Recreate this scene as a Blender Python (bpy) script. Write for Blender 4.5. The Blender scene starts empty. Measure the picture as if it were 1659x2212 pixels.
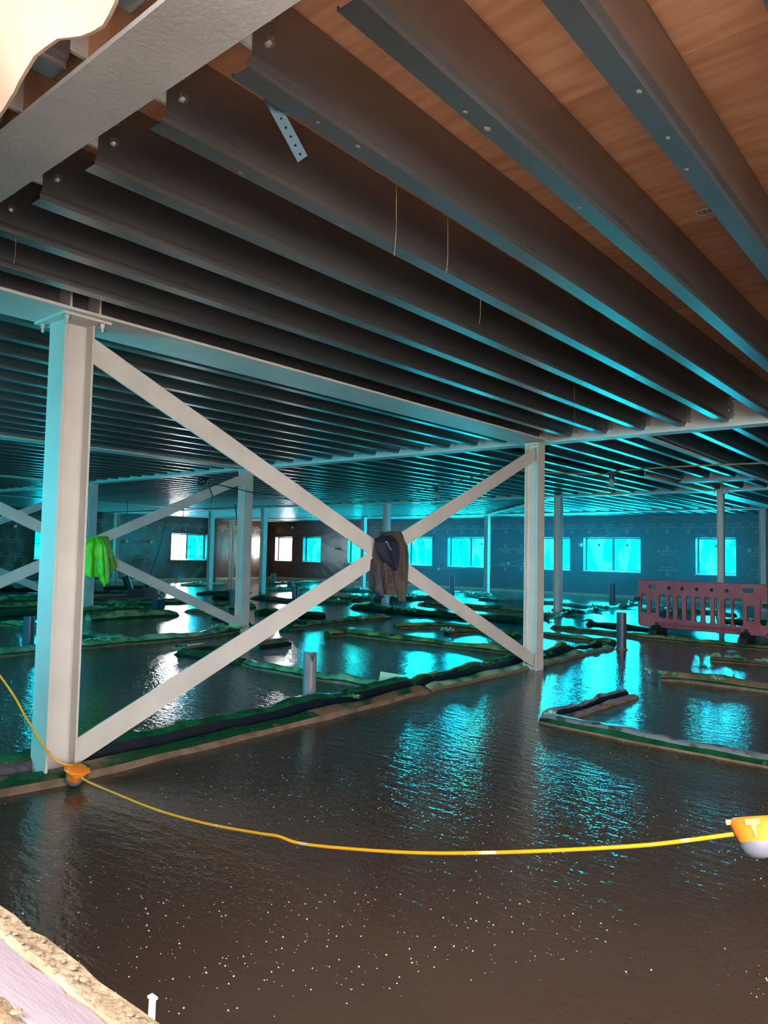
import bpy, bmesh, math, random
from mathutils import Vector, Matrix, noise
from math import sin, cos, pi, sqrt
random.seed(7)
sc = bpy.context.scene
col = sc.collection

# ------------------------------------------------------------------ camera
cam = bpy.data.objects.new('camera', bpy.data.cameras.new('camera')); col.objects.link(cam)
cam.data.sensor_fit = 'HORIZONTAL'; cam.data.sensor_width = 36.0
cam.data.lens = 36.0 * 1582.28 / 1659.0
cam.data.clip_start = 0.02; cam.data.clip_end = 300
CR = Vector((0.76762888, 0.64059364, 0.01963893)); CU = Vector((0.0205934, -0.05528125, 0.99825843)); CF = Vector((-0.64056367, 0.76588757, 0.05562749))
M = Matrix.Identity(4)
for i in range(3):
    M[i][0] = CR[i]; M[i][1] = CU[i]; M[i][2] = -CF[i]
M[2][3] = 1.3
cam.matrix_world = M
sc.camera = cam

# ------------------------------------------------------------------ sky, sun, daylight outside the windows, exposure
sc.view_settings.view_transform = 'Standard'; sc.view_settings.look = 'None'
sc.view_settings.gamma = 1.0; sc.view_settings.use_curve_mapping = False
sc.view_settings.exposure = 0.0
sc.cycles.max_bounces = 8; sc.cycles.diffuse_bounces = 5; sc.cycles.glossy_bounces = 5
sc.cycles.transparent_max_bounces = 12; sc.cycles.sample_clamp_indirect = 6.0
sc.cycles.caustics_reflective = False; sc.cycles.caustics_refractive = False
world = bpy.data.worlds.new('sky'); sc.world = world; world.use_nodes = True
bg = world.node_tree.nodes['Background']
bg.inputs[0].default_value = (1.0, 0.955, 0.92, 1); bg.inputs[1].default_value = 16.0
WIN_RADIANCE = 250.0
def window_daylight(cx, cy, cz, w, h, nrm, k=1.0):
    L = bpy.data.lights.new('window_daylight', 'AREA'); L.shape = 'RECTANGLE'
    L.size = w; L.size_y = h; L.energy = WIN_RADIANCE * k * pi * w * h; L.color = (1.0, 1.0, 1.0)
    o = bpy.data.objects.new('window_daylight', L); col.objects.link(o)
    o.location = (cx, cy, cz); o.rotation_euler = Vector(nrm).to_track_quat('-Z', 'Z').to_euler()
    return o

# ------------------------------------------------------------------ materials
def mat(name, base, rough=0.5, metal=0.0, var=None, vscale=4.0, bump=0.0, bscale=30.0, coat=0.0, stretch=None, rvar=0.0, sheen=0.0, detail=6.0, spec=0.5, lo=0.35, hi=0.65, trans=0.0, bdist=0.01, bdetail=5):
    m = bpy.data.materials.new(name); m.use_nodes = True
    nt = m.node_tree; N = nt.nodes; L = nt.links
    b = N['Principled BSDF']
    b.inputs['Base Color'].default_value = (*base, 1); b.inputs['Roughness'].default_value = rough; b.inputs['Metallic'].default_value = metal
    b.inputs['Specular IOR Level'].default_value = spec
    b.inputs['Coat Weight'].default_value = coat; b.inputs['Sheen Weight'].default_value = sheen
    if trans: b.inputs['Transmission Weight'].default_value = trans
    tc = N.new('ShaderNodeTexCoord'); src = tc.outputs['Object']
    if stretch:
        mp = N.new('ShaderNodeMapping'); mp.inputs['Scale'].default_value = stretch
        L.new(src, mp.inputs[0]); src = mp.outputs[0]
    if var or rvar:
        n = N.new('ShaderNodeTexNoise'); n.inputs['Scale'].default_value = vscale; n.inputs['Detail'].default_value = detail
        L.new(src, n.inputs['Vector'])
        if var:
            r = N.new('ShaderNodeValToRGB'); r.color_ramp.elements[0].position = lo; r.color_ramp.elements[1].position = hi
            r.color_ramp.elements[0].color = (*base, 1); r.color_ramp.elements[1].color = (*var, 1)
            L.new(n.outputs['Fac'], r.inputs[0]); L.new(r.outputs[0], b.inputs['Base Color'])
        if rvar:
            mr = N.new('ShaderNodeMapRange'); mr.inputs[1].default_value = 0.3; mr.inputs[2].default_value = 0.7
            mr.inputs[3].default_value = rough - rvar; mr.inputs[4].default_value = rough + rvar
            L.new(n.outputs['Fac'], mr.inputs[0]); L.new(mr.outputs[0], b.inputs['Roughness'])
    if bump:
        n2 = N.new('ShaderNodeTexNoise'); n2.inputs['Scale'].default_value = bscale; n2.inputs['Detail'].default_value = bdetail
        L.new(src, n2.inputs['Vector'])
        bp = N.new('ShaderNodeBump'); bp.inputs['Strength'].default_value = bump; bp.inputs['Distance'].default_value = bdist
        L.new(n2.outputs['Fac'], bp.inputs['Height']); L.new(bp.outputs[0], b.inputs['Normal'])
    m['p'] = 1
    return m
MT = {}
MT['paint'] = mat('painted_steel', (0.60, 0.575, 0.54), 0.48, var=(0.69, 0.665, 0.63), vscale=3, bump=0.08, bscale=180)
MT['paint_dark'] = mat('painted_steel_dark', (0.40, 0.39, 0.39), 0.5, var=(0.52, 0.51, 0.51), vscale=2.5, bump=0.3, bscale=60)  # same steel paint in a darker tone for edge beam, trimmer and cleats
MT['galv'] = mat('galvanised_steel', (0.30, 0.295, 0.30), 0.34, metal=0.9, var=(0.35, 0.345, 0.35), vscale=5, bump=0.03, bscale=5, stretch=(1, 0.3, 1), rvar=0.03)
MT['bolt'] = mat('zinc_bolt', (0.55, 0.55, 0.52), 0.35, metal=0.9)
MT['membrane'] = mat('black_membrane', (0.066, 0.036, 0.027), 0.32, var=(0.105, 0.062, 0.047), vscale=1.3, bump=0.45, bscale=2.0, bdist=0.05, bdetail=1.5)
MT['print'] = mat('membrane_print', (0.42, 0.38, 0.34), 0.6)
MT['wood'] = mat('softwood', (0.42, 0.22, 0.08), 0.7, var=(0.55, 0.32, 0.13), vscale=6, stretch=(6, 6, 0.6))
MT['white_frame'] = mat('white_upvc', (0.72, 0.73, 0.74), 0.35)
MT['frame_backlit'] = mat('window_frame_upvc', (0.16, 0.17, 0.18), 0.35)  # white frame upvc, its backlit shade put into a darker base colour
MT['dark_reveal'] = mat('reveal_lining', (0.03, 0.033, 0.036), 0.4, var=(0.06, 0.065, 0.07), vscale=5, bump=0.4, bscale=12)
MT['green'] = mat('green_polythene', (0.003, 0.036, 0.014), 0.2, var=(0.008, 0.10, 0.042), vscale=5, bump=0.9, bscale=12, detail=4, bdist=0.02)
MT['lip'] = mat('muddied_green_film', (0.004, 0.05, 0.02), 0.28, var=(0.16, 0.105, 0.07), vscale=2.6, bump=0.8, bscale=14, lo=0.47, hi=0.53, bdist=0.02)
MT['green_pale'] = mat('pale_green_polythene', (0.02, 0.17, 0.075), 0.26, var=(0.32, 0.52, 0.33), vscale=5, bump=0.7, bscale=16)
MT['green_yellow'] = mat('yellowed_green_film', (0.03, 0.12, 0.035), 0.35, var=(0.42, 0.46, 0.16), vscale=4, bump=0.7, bscale=16, lo=0.42, hi=0.58)
MT['mint'] = mat('mint_foam_board', (0.25, 0.55, 0.42), 0.4, var=(0.36, 0.66, 0.52), vscale=6, bump=0.4, bscale=10)
MT['navy'] = mat('dark_navy', (0.004, 0.008, 0.018), 0.45, bump=0.6, bscale=12)  # near-black navy laid in bund troughs and along low sides
MT['mud'] = mat('mud_smear', (0.13, 0.085, 0.055), 0.4, var=(0.24, 0.17, 0.12), vscale=9, bump=0.5, bscale=40)
MT['greytop'] = mat('grey_film_splashed', (0.16, 0.20, 0.24), 0.3, var=(0.07, 0.05, 0.04), vscale=8, bump=0.4, bscale=18, lo=0.52, hi=0.6)
MT['pvc'] = mat('grey_pvc_pipe', (0.17, 0.175, 0.20), 0.25, var=(0.21, 0.215, 0.24), vscale=5)
MT['pvc_dark'] = mat('dark_pvc_pipe', (0.05, 0.075, 0.11), 0.3)
MT['orange'] = mat('orange_plastic', (0.90, 0.26, 0.025), 0.35)
MT['diffuser'] = mat('frosted_diffuser', (0.21, 0.21, 0.26), 0.4, trans=0.1)
MT['cable'] = mat('yellow_cable', (0.80, 0.40, 0.005), 0.4, var=(0.80, 0.62, 0.40), vscale=9, lo=0.62, hi=0.66)
MT['black'] = mat('black_plastic', (0.012, 0.012, 0.014), 0.4)
MT['lime'] = mat('lime_hi_vis_cloth', (0.10, 0.62, 0.015), 0.5, var=(0.20, 0.80, 0.03), vscale=6, bump=0.4, bscale=25)
MT['lime2'] = mat('lime_hi_vis_cloth_dark', (0.14, 0.34, 0.03), 0.6, var=(0.24, 0.46, 0.05), vscale=6, bump=0.4, bscale=25)  # darker, duller lime used on the jacket's back panel
MT['coat'] = mat('brown_coat_cloth', (0.045, 0.037, 0.032), 0.8, var=(0.075, 0.060, 0.050), vscale=9, bump=0.5, bscale=40)
MT['lining'] = mat('dark_lining_cloth', (0.022, 0.026, 0.036), 0.6, bump=0.4, bscale=40)
MT['capnavy'] = mat('navy_cloth', (0.005, 0.011, 0.028), 0.7, var=(0.009, 0.019, 0.042), vscale=10, bump=0.4, bscale=50)
MT['stitch'] = mat('white_stitching', (0.8, 0.8, 0.78), 0.6)
MT['barrier'] = mat('red_plastic_barrier', (0.34, 0.055, 0.075), 0.45, var=(0.42, 0.10, 0.12), vscale=3)
MT['rubber'] = mat('black_rubber', (0.02, 0.024, 0.026), 0.7)
MT['stripe'] = mat('white_reflective_stripe', (0.72, 0.74, 0.74), 0.4)
MT['sticker'] = mat('paper_sticker', (0.62, 0.58, 0.54), 0.6)
MT['ink'] = mat('black_ink', (0.02, 0.02, 0.02), 0.6)
MT['strap'] = mat('blue_steel_strap', (0.022, 0.07, 0.115), 0.5)
MT['string'] = mat('string_fibre', (0.35, 0.26, 0.14), 0.8)
MT['splat'] = mat('dried_splash', (0.30, 0.26, 0.22), 0.9)
MT['mortar'] = mat('sandy_mortar', (0.155, 0.105, 0.06), 0.95, var=(0.225, 0.165, 0.105), vscale=18, bump=1.0, bscale=60)
MT['crumb'] = mat('mortar_crumb', (0.18, 0.125, 0.075), 0.95, var=(0.25, 0.185, 0.12), vscale=9, bump=0.5, bscale=80)
MT['lilac'] = mat('lilac_insulation_board', (0.15, 0.12, 0.145), 0.8, var=(0.185, 0.155, 0.17), vscale=6, bump=0.15, bscale=90, stretch=(0.4, 3, 1))
MT['sheet'] = mat('pale_translucent_sheet', (0.10, 0.068, 0.045), 0.6, var=(0.115, 0.08, 0.055), vscale=3)
MT['scaffold'] = mat('scaffold_tube', (0.18, 0.19, 0.20), 0.45, metal=0.6)
MT['bulb'] = mat('glass_bulb', (0.62, 0.60, 0.55), 0.15, trans=0.3)
MT['ground'] = mat('sandy_ground', (0.63, 0.56, 0.49), 0.95, var=(0.70, 0.63, 0.56), vscale=2, bump=0.5, bscale=20)
MT['concrete'] = mat('blockwork', (0.45, 0.42, 0.40), 0.9, var=(0.52, 0.49, 0.46), vscale=5, bump=0.5, bscale=30)
MT['upstand'] = mat('foam_edge_strip', (0.36, 0.40, 0.22), 0.6, var=(0.46, 0.50, 0.32), vscale=3)

def make_ply():
    m = mat('plywood', (0.60, 0.27, 0.14), 0.5, var=(0.74, 0.39, 0.23), vscale=3.2, stretch=(1.0, 7.0, 1), bump=0.05, bscale=30, detail=8)
    nt = m.node_tree; N = nt.nodes; L = nt.links; b = N['Principled BSDF']
    link = b.inputs['Base Color'].links[0]; srcs = link.from_socket
    oi = N.new('ShaderNodeObjectInfo'); hs = N.new('ShaderNodeHueSaturation')
    mr = N.new('ShaderNodeMapRange'); mr.inputs[3].default_value = 0.78; mr.inputs[4].default_value = 1.12
    L.new(oi.outputs['Random'], mr.inputs[0]); L.new(mr.outputs[0], hs.inputs['Value'])
    L.new(srcs, hs.inputs['Color']); L.new(hs.outputs[0], b.inputs['Base Color'])
    return m
MT['ply'] = make_ply()

def make_floor():
    m = bpy.data.materials.new('wet_screed'); m.use_nodes = True
    nt = m.node_tree; N = nt.nodes; L = nt.links; b = N['Principled BSDF']
    tc = N.new('ShaderNodeTexCoord')
    n = N.new('ShaderNodeTexNoise'); n.inputs['Scale'].default_value = 0.5; n.inputs['Detail'].default_value = 5; L.new(tc.outputs['Object'], n.inputs['Vector'])
    r = N.new('ShaderNodeValToRGB'); r.color_ramp.elements[0].position = 0.35; r.color_ramp.elements[1].position = 0.7
    r.color_ramp.elements[0].color = (0.056, 0.036, 0.027, 1); r.color_ramp.elements[1].color = (0.076, 0.052, 0.041, 1)
    L.new(n.outputs['Fac'], r.inputs[0]); L.new(r.outputs[0], b.inputs['Base Color'])
    b.inputs['Roughness'].default_value = 0.07; b.inputs['Specular IOR Level'].default_value = 0.5
    b.inputs['IOR'].default_value = 1.36
    a = N.new('ShaderNodeTexNoise'); a.inputs['Scale'].default_value = 7.0; a.inputs['Detail'].default_value = 3.0; a.inputs['Roughness'].default_value = 0.6
    mp = N.new('ShaderNodeMapping'); mp.inputs['Rotation'].default_value = (0, 0, 0.7); mp.inputs['Scale'].default_value = (1.0, 2.6, 1.0)
    L.new(tc.outputs['Object'], mp.inputs[0]); L.new(mp.outputs[0], a.inputs['Vector'])
    f = N.new('ShaderNodeTexNoise'); f.inputs['Scale'].default_value = 60.0; f.inputs['Detail'].default_value = 2.0; L.new(tc.outputs['Object'], f.inputs['Vector'])
    ad = N.new('ShaderNodeMath'); ad.operation = 'MULTIPLY_ADD'; L.new(f.outputs['Fac'], ad.inputs[0]); ad.inputs[1].default_value = 0.30; L.new(a.outputs['Fac'], ad.inputs[2])
    bp = N.new('ShaderNodeBump'); bp.inputs['Strength'].default_value = 0.6; bp.inputs['Distance'].default_value = 0.0095
    L.new(ad.outputs[0], bp.inputs['Height']); L.new(bp.outputs[0], b.inputs['Normal'])
    return m
MT['floor'] = make_floor()

def make_film(name, c1, c2, fac=0.5):
    m = bpy.data.materials.new(name); m.use_nodes = True
    nt = m.node_tree; N = nt.nodes; L = nt.links
    for x in list(N):
        if x.type == 'BSDF_PRINCIPLED': N.remove(x)
    out = [x for x in N if x.type == 'OUTPUT_MATERIAL'][0]
    mp = N.new('ShaderNodeMapping'); mp.inputs['Scale'].default_value = (1.0, 1.0, 0.35)
    ge = N.new('ShaderNodeNewGeometry'); L.new(ge.outputs['Position'], mp.inputs[0])
    n = N.new('ShaderNodeTexNoise'); n.inputs['Scale'].default_value = 2.6; n.inputs['Detail'].default_value = 2; L.new(mp.outputs[0], n.inputs['Vector'])
    r = N.new('ShaderNodeValToRGB'); r.color_ramp.elements[0].position = 0.49; r.color_ramp.elements[1].position = 0.54
    r.color_ramp.elements[0].color = (*c1, 1); r.color_ramp.elements[1].color = (*c2, 1); L.new(n.outputs['Fac'], r.inputs[0])
    t = N.new('ShaderNodeBsdfTransparent'); L.new(r.outputs[0], t.inputs[0])
    g = N.new('ShaderNodeBsdfGlossy'); g.inputs['Roughness'].default_value = 0.1
    mx = N.new('ShaderNodeMixShader'); mx.inputs[0].default_value = 0.06
    L.new(t.outputs[0], mx.inputs[1]); L.new(g.outputs[0], mx.inputs[2]); L.new(mx.outputs[0], out.inputs[0])
    return m
MT['film'] = make_film('cyan_protective_film', (0.0, 0.34, 0.44), (0.055, 0.46, 0.46))
MT['pane'] = make_film('clear_glass', (0.92, 0.93, 0.93), (0.96, 0.96, 0.96))

# ------------------------------------------------------------------ helpers
class MB:
    def __init__(s): s.v = []; s.f = []; s.mi = []
    def poly(s, pts, mi=0):
        i = len(s.v); s.v += [tuple(p) for p in pts]; s.f.append(tuple(range(i, i + len(pts)))); s.mi.append(mi)
    def box(s, a, b, mi=0):
        x0, y0, z0 = a; x1, y1, z1 = b; i = len(s.v)
        s.v += [(x0, y0, z0), (x1, y0, z0), (x1, y1, z0), (x0, y1, z0), (x0, y0, z1), (x1, y0, z1), (x1, y1, z1), (x0, y1, z1)]
        for q in ((0, 3, 2, 1), (4, 5, 6, 7), (0, 1, 5, 4), (1, 2, 6, 5), (2, 3, 7, 6), (3, 0, 4, 7)):
            s.f.append(tuple(i + k for k in q)); s.mi.append(mi)
    def prism(s, prof, p0, p1, up=(0, 0, 1), mi=0, side=None):
        """extrude closed 2D profile (side, up) from p0 to p1"""
        p0 = Vector(p0); p1 = Vector(p1); d = (p1 - p0).normalized(); upv = Vector(up)
        sd = Vector(side) if side else d.cross(upv).normalized(); u2 = upv if side else sd.cross(d).normalized()
        i = len(s.v); n = len(prof)
        for p in (p0, p1):
            for a, b in prof: s.v.append(tuple(p + sd * a + u2 * b))
        for k in range(n):
            s.f.append((i + k, i + (k + 1) % n, i + n + (k + 1) % n, i + n + k)); s.mi.append(mi)
        s.f.append(tuple(i + k for k in reversed(range(n)))); s.mi.append(mi)
        s.f.append(tuple(i + n + k for k in range(n))); s.mi.append(mi)
    def tube(s, pts, r, n=8, mi=0, caps=True):
        P = [Vector(p) for p in pts]; i0 = len(s.v)
        for k, p in enumerate(P):
            d = (P[min(k + 1, len(P) - 1)] - P[max(k - 1, 0)]).normalized()
            a = d.cross(Vector((0, 0, 1)))
            if a.length < 1e-3: a = d.cross(Vector((1, 0, 0)))
            a.normalize(); b = a.cross(d)
            rr = r[k] if isinstance(r, (list, tuple)) else r
            for j in range(n):
                t = 2 * pi * j / n; s.v.append(tuple(p + (a * cos(t) + b * sin(t)) * rr))
        for k in range(len(P) - 1):
            for j in range(n):
                q = i0 + k * n; s.f.append((q + j, q + (j + 1) % n, q + n + (j + 1) % n, q + n + j)); s.mi.append(mi)
        if caps:
            s.f.append(tuple(i0 + j for j in reversed(range(n)))); s.mi.append(mi)
            q = i0 + (len(P) - 1) * n; s.f.append(tuple(q + j for j in range(n))); s.mi.append(mi)
    def lathe(s, prof, n=24, mat4=None, mi=0):
        i0 = len(s.v)
        for r, z in prof:
            for j in range(n):
                t = 2 * pi * j / n; p = Vector((max(r, 1e-4) * cos(t), max(r, 1e-4) * sin(t), z)); s.v.append(tuple(mat4 @ p if mat4 else p))
        for k in range(len(prof) - 1):
            for j in range(n):
                q = i0 + k * n; s.f.append((q + j, q + (j + 1) % n, q + n + (j + 1) % n, q + n + j)); s.mi.append(mi)
    def mesh(s, name, mats, smooth=False):
        me = bpy.data.meshes.new(name); me.from_pydata(s.v, [], s.f)
        for m in (mats if isinstance(mats, (list, tuple)) else [mats]): me.materials.append(m)
        me.polygons.foreach_set('material_index', s.mi)
        bm = bmesh.new(); bm.from_mesh(me); bmesh.ops.recalc_face_normals(bm, faces=bm.faces); bm.to_mesh(me); bm.free()
        if smooth:
            me.polygons.foreach_set('use_smooth', [True] * len(me.polygons))
            me.set_sharp_from_angle(angle=0.7)
        me.update(); return me
    def build(s, name, mats, parent=None, smooth=False):
        return link(name, s.mesh(name, mats, smooth), parent)
def link(name, me, parent=None):
    o = bpy.data.objects.new(name, me); col.objects.link(o)
    if parent: o.parent = parent
    return o
def empty(name, loc=(0, 0, 0), rz=0):
    o = bpy.data.objects.new(name, None); col.objects.link(o); o.location = loc; o.rotation_euler = (0, 0, rz); o.empty_display_size = 0.1
    return o
def tag(o, label, cat, group=None):
    o['label'] = label; o['category'] = cat
    if group: o['group'] = group
    return o
def struct(o): o['kind'] = 'structure'; return o
def nz(x, y=0, z=0): return noise.noise(Vector((x, y, z)))

# ------------------------------------------------------------------ setting: ground, floor, walls, windows
XW, YN, YS, XE = -26.6, 23.3, 0.2, 5.0      # wall planes
ZT = 2.9                                    # underside of the deck
b = MB(); b.box((-60, -40, -0.5), (45, YS - 0.45, -0.1)); b.box((XE + 0.35, YS - 0.45, -0.5), (45, 60, -0.1)); struct(b.build('ground', MT['ground']))
b = MB(); b.box((XW - 0.4, YS - 0.5, -0.25), (XE + 0.4, YN + 0.4, 0.0)); struct(b.build('floor', MT['floor']))

def wall(name, org, sdir, odir, length, openings, H=ZT, fold=None, res=0.12, start=0.0):
    """sheet wall: org + sdir*s + z, odir points outside; openings (s0, s1, z0, z1)"""
    S = set([start, length]); Z = set([0.0, H])
    k = start
    while k < length: S.add(round(k, 3)); k += res
    k = 0.0
    while k < H: Z.add(round(k, 3)); k += res
    for a, c, d, e in openings: S |= {a, c}; Z |= {d, e}
    S = sorted(S); Z = sorted(Z)
    org = Vector(org); sdir = Vector(sdir); odir = Vector(odir)
    m = MB(); idx = {}
    def vid(i, j):
        if (i, j) not in idx:
            s, z = S[i], Z[j]
            near = min([max(a - s, s - c, d - z, z - e, 0) for a, c, d, e in openings] + [9])
            amt = min(1, near / 0.25)
            out = (fold(s, z) if fold else 0.02 * (0.5 + 0.5 * nz(s * 0.8, z * 1.5, 3))) * amt
            idx[(i, j)] = len(m.v); m.v.append(tuple(org + sdir * s + odir * out + Vector((0, 0, z))))
        return idx[(i, j)]
    for i in range(len(S) - 1):
        for j in range(len(Z) - 1):
            cs, cz = (S[i] + S[i + 1]) / 2, (Z[j] + Z[j + 1]) / 2
            if any(a < cs < c and d < cz < e for a, c, d, e in openings): continue
            m.f.append((vid(i, j), vid(i + 1, j), vid(i + 1, j + 1), vid(i, j + 1))); m.mi.append(0)
    o = m.build(name, MT['membrane'], None, True); struct(o)
    # outer leaf gives the wall its thickness
    m = MB()
    edges = sorted(openings); s = start
    def bx(s0, s1, z0, z1):
        p = org + sdir * s0 + odir * 0.10; q = org + sdir * s1 + odir * 0.34
        m.box((min(p.x, q.x), min(p.y, q.y), z0), (max(p.x, q.x), max(p.y, q.y), z1))
    for a, c, d, e in edges:
        if a > s: bx(s, a, 0, H + 0.1)
        bx(a, c, 0, d)
        if e < H: bx(a, c, e, H + 0.1)
        s = c
    if s < length: bx(s, length, 0, H + 0.1)
    m.build('outer_leaf', MT['concrete'], o)
    return o

wn = [0]
def window(org, sdir, odir, s0, s1, z0, z1, double, films, power=1.0):
    """films: one entry per light, 'film' or 'pane'"""
    wn[0] += 1
    org = Vector(org); sdir = Vector(sdir); odir = Vector(odir)
    root = empty('window_%d' % wn[0], org + sdir * ((s0 + s1) / 2) + Vector((0, 0, z0))); struct(root)
    inv = root.matrix_basis.inverted()
    off = -Vector(root.location)
    def bx(m, a0, a1, h0, h1, d0, d1):
        p = org + sdir * a0 + odir * d0 + off; q = org + sdir * a1 + odir * d1 + off
        m.box((min(p.x, q.x), min(p.y, q.y), h0 + off.z), (max(p.x, q.x), max(p.y, q.y), h1 + off.z))
    D = 0.20                                        # depth of the reveal
    m = MB(); bx(m, s0, s0 + 0.018, z0, z1, -0.01, D + 0.06); bx(m, s1 - 0.018, s1, z0, z1, -0.01, D + 0.06); bx(m, s0 + 0.018, s1 - 0.018, z1 - 0.018, z1, -0.01, D + 0.06)
    m.build('reveal_lining', MT['dark_reveal'], root)
    m = MB(); bx(m, s0 - 0.02, s1 + 0.02, z0 - 0.03, z0, -0.03, D + 0.06); m.build('window_sill', MT['white_frame'], root)
    fw = 0.05; a, c = s0 + 0.018, s1 - 0.018; zz1 = z1 - 0.018
    m = MB()
    bx(m, a, a + fw, z0, zz1, D, D + 0.06); bx(m, c - fw, c, z0, zz1, D, D + 0.06)
    bx(m, a + fw, c - fw, z0, z0 + fw, D, D + 0.06); bx(m, a + fw, c - fw, zz1 - fw, zz1, D, D + 0.06)
    m.build('window_frame', MT['frame_backlit'], root)
    lights = [(a + fw, c - fw)]
    if double:
        mid = (a + c) / 2; m = MB(); bx(m, mid - 0.045, mid + 0.045, z0 + fw, zz1 - fw, D - 0.005, D + 0.065); m.build('mullion', MT['frame_backlit'], root)
        lights = [(a + fw, mid - 0.045), (mid + 0.045, c - fw)]
    for (l0, l1), fk in zip(lights, films):
        m = MB(); bx(m, l0, l1, z0 + fw, zz1 - fw, D + 0.025, D + 0.035); o = m.build('pane', MT[fk], root)
        o['label'] = 'clear pane' if fk == 'pane' else 'pane under cyan film'
        if fk == 'film':                            # small square maker's sticker on the film
            m = MB(); bx(m, l0 + (l1 - l0) * 0.42, l0 + (l1 - l0) * 0.42 + 0.075, z1 - 0.30, z1 - 0.225, D + 0.02, D + 0.024); m.build('film_sticker', MT['scaffold'], root)
    # crumpled tape-down strip along the foot of the lining
    m = MB(); n = 14; dn = []
    for k in range(n + 1):
        s = s0 + (s1 - s0) * k / n; dn.append((s, 0.02 + 0.03 * abs(nz(s * 7, z0, wn[0]))))
    for k in range(n):
        for d0, d1 in ((0.04, 0.12),):
            p = [org + off + sdir * dn[k][0] + odir * d0 + Vector((0, 0, z0 + 0.002)), org + off + sdir * dn[k + 1][0] + odir * d0 + Vector((0, 0, z0 + 0.002)),
                 org + off + sdir * dn[k + 1][0] + odir * d1 + Vector((0, 0, z0 + dn[k + 1][1])), org + off + sdir * dn[k][0] + odir * d1 + Vector((0, 0, z0 + dn[k][1]))]
            m.poly(p)
    m.build('sill_film', MT['mint'], root)
    ctr = org + sdir * ((s0 + s1) / 2) + odir * 0.75
    window_daylight(ctr.x, ctr.y, (z0 + z1) / 2 + 0.05, (s1 - s0) + 0.5, (z1 - z0) + 0.45, -odir, 0.22 if films == ['pane'] else (0.45 if 'pane' in films else power))
    return root

ZS, ZH = 0.84, 1.965
NW = [(-7.06, -5.89, False, ['film']), (-10.70, -8.73, True, ['film', 'film']), (-12.35, -11.16, False, ['film']), (-16.25, -14.34, True, ['film', 'film']),
      (-18.2, -16.97, False, ['film']), (-21.5, -20.34, False, ['film']), (-24.27, -23.1, False, ['film']), (-26.15, -24.97, False, ['pane'])]
WW = [(12.2, 14.0, True, ['film', 'film']), (17.9, 19.75, True, ['pane', 'film'])]
SWW = [(-18.6, -16.8, True, ['film', 'film']), (-13.9, -12.1, True, ['film', 'film']), (-9.6, -7.8, True, ['film', 'film']), (-6.6, -5.0, True, ['film', 'film'])]
def fold_n(s, z):
    t = 0.02 * (0.5 + 0.5 * nz(s * 0.7, z * 1.2, 3))
    x = XW + s
    k = max(0, 1 - z / 0.9)
    if -23 < x < -19: t += 0.09 * k * abs(nz((s + 0.9 * z) * 3.2, z * 0.7, 5))
    else: t += 0.02 * k * abs(nz(s * 2.2, z * 0.6, 8))
    return t
def fold_w(s, z):                       # s is world y
    t = 0.02 * (0.5 + 0.5 * nz(s * 0.8, z * 1.2, 13))
    k = max(0, 1 - z / 1.25)
    t += 0.13 * k * abs(nz((s - 0.6 * z) * 2.4, z * 0.8, 15)) + 0.06 * k * abs(nz((s - 0.3 * z) * 5.5, z, 2))
    return t
wall_north = wall('wall_north', (0, YN, 0), (1, 0, 0), (0, 1, 0), XE, [(a, c, ZS, ZH) for a, c, _, _ in NW], fold=lambda s, z: fold_n(s - XW, z), start=XW)
wall_west = wall('wall_west', (XW, 0, 0), (0, 1, 0), (-1, 0, 0), YN, [(a, c, ZS, ZH) for a, c, _, _ in WW], fold=fold_w, start=YS)
q = MB(); q.box((XW - 0.36, YN - 0.02, 0), (XW - 0.045, YN + 0.36, ZT + 0.1)); q.box((XW - 0.045, YN + 0.05, 0), (XW + 0.02, YN + 0.36, ZT + 0.1)); q.build('corner_light_stop', MT['concrete'], wall_west)  # added blocks closing the corner slit where outside light leaked in
OPEN = (-1.4, 4.2, 0.79, ZT)            # the opening the photographer stands at
wall_south = wall('wall_south', (0, YS, 0), (1, 0, 0), (0, -1, 0), XE, [(a, c, ZS, ZH) for a, c, _, _ in SWW] + [OPEN], start=XW, res=0.3)
wall_east = wall('wall_east', (XE, 0, 0), (0, 1, 0), (1, 0, 0), YN, [(0.6, 3.2, 0.02, 2.6)], start=YS, res=0.4)
for a, c, dbl, fl in NW: window((0, YN, 0), (1, 0, 0), (0, 1, 0), a, c, ZS, ZH, dbl, fl, 1.8 if a > -19 else 0.7)
for a, c, dbl, fl in WW: window((XW, 0, 0), (0, 1, 0), (-1, 0, 0), a, c, ZS, ZH, dbl, fl)
for a, c, dbl, fl in SWW: window((0, YS, 0), (1, 0, 0), (0, -1, 0), a, c, ZS, ZH, dbl, fl, 0.6)

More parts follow.
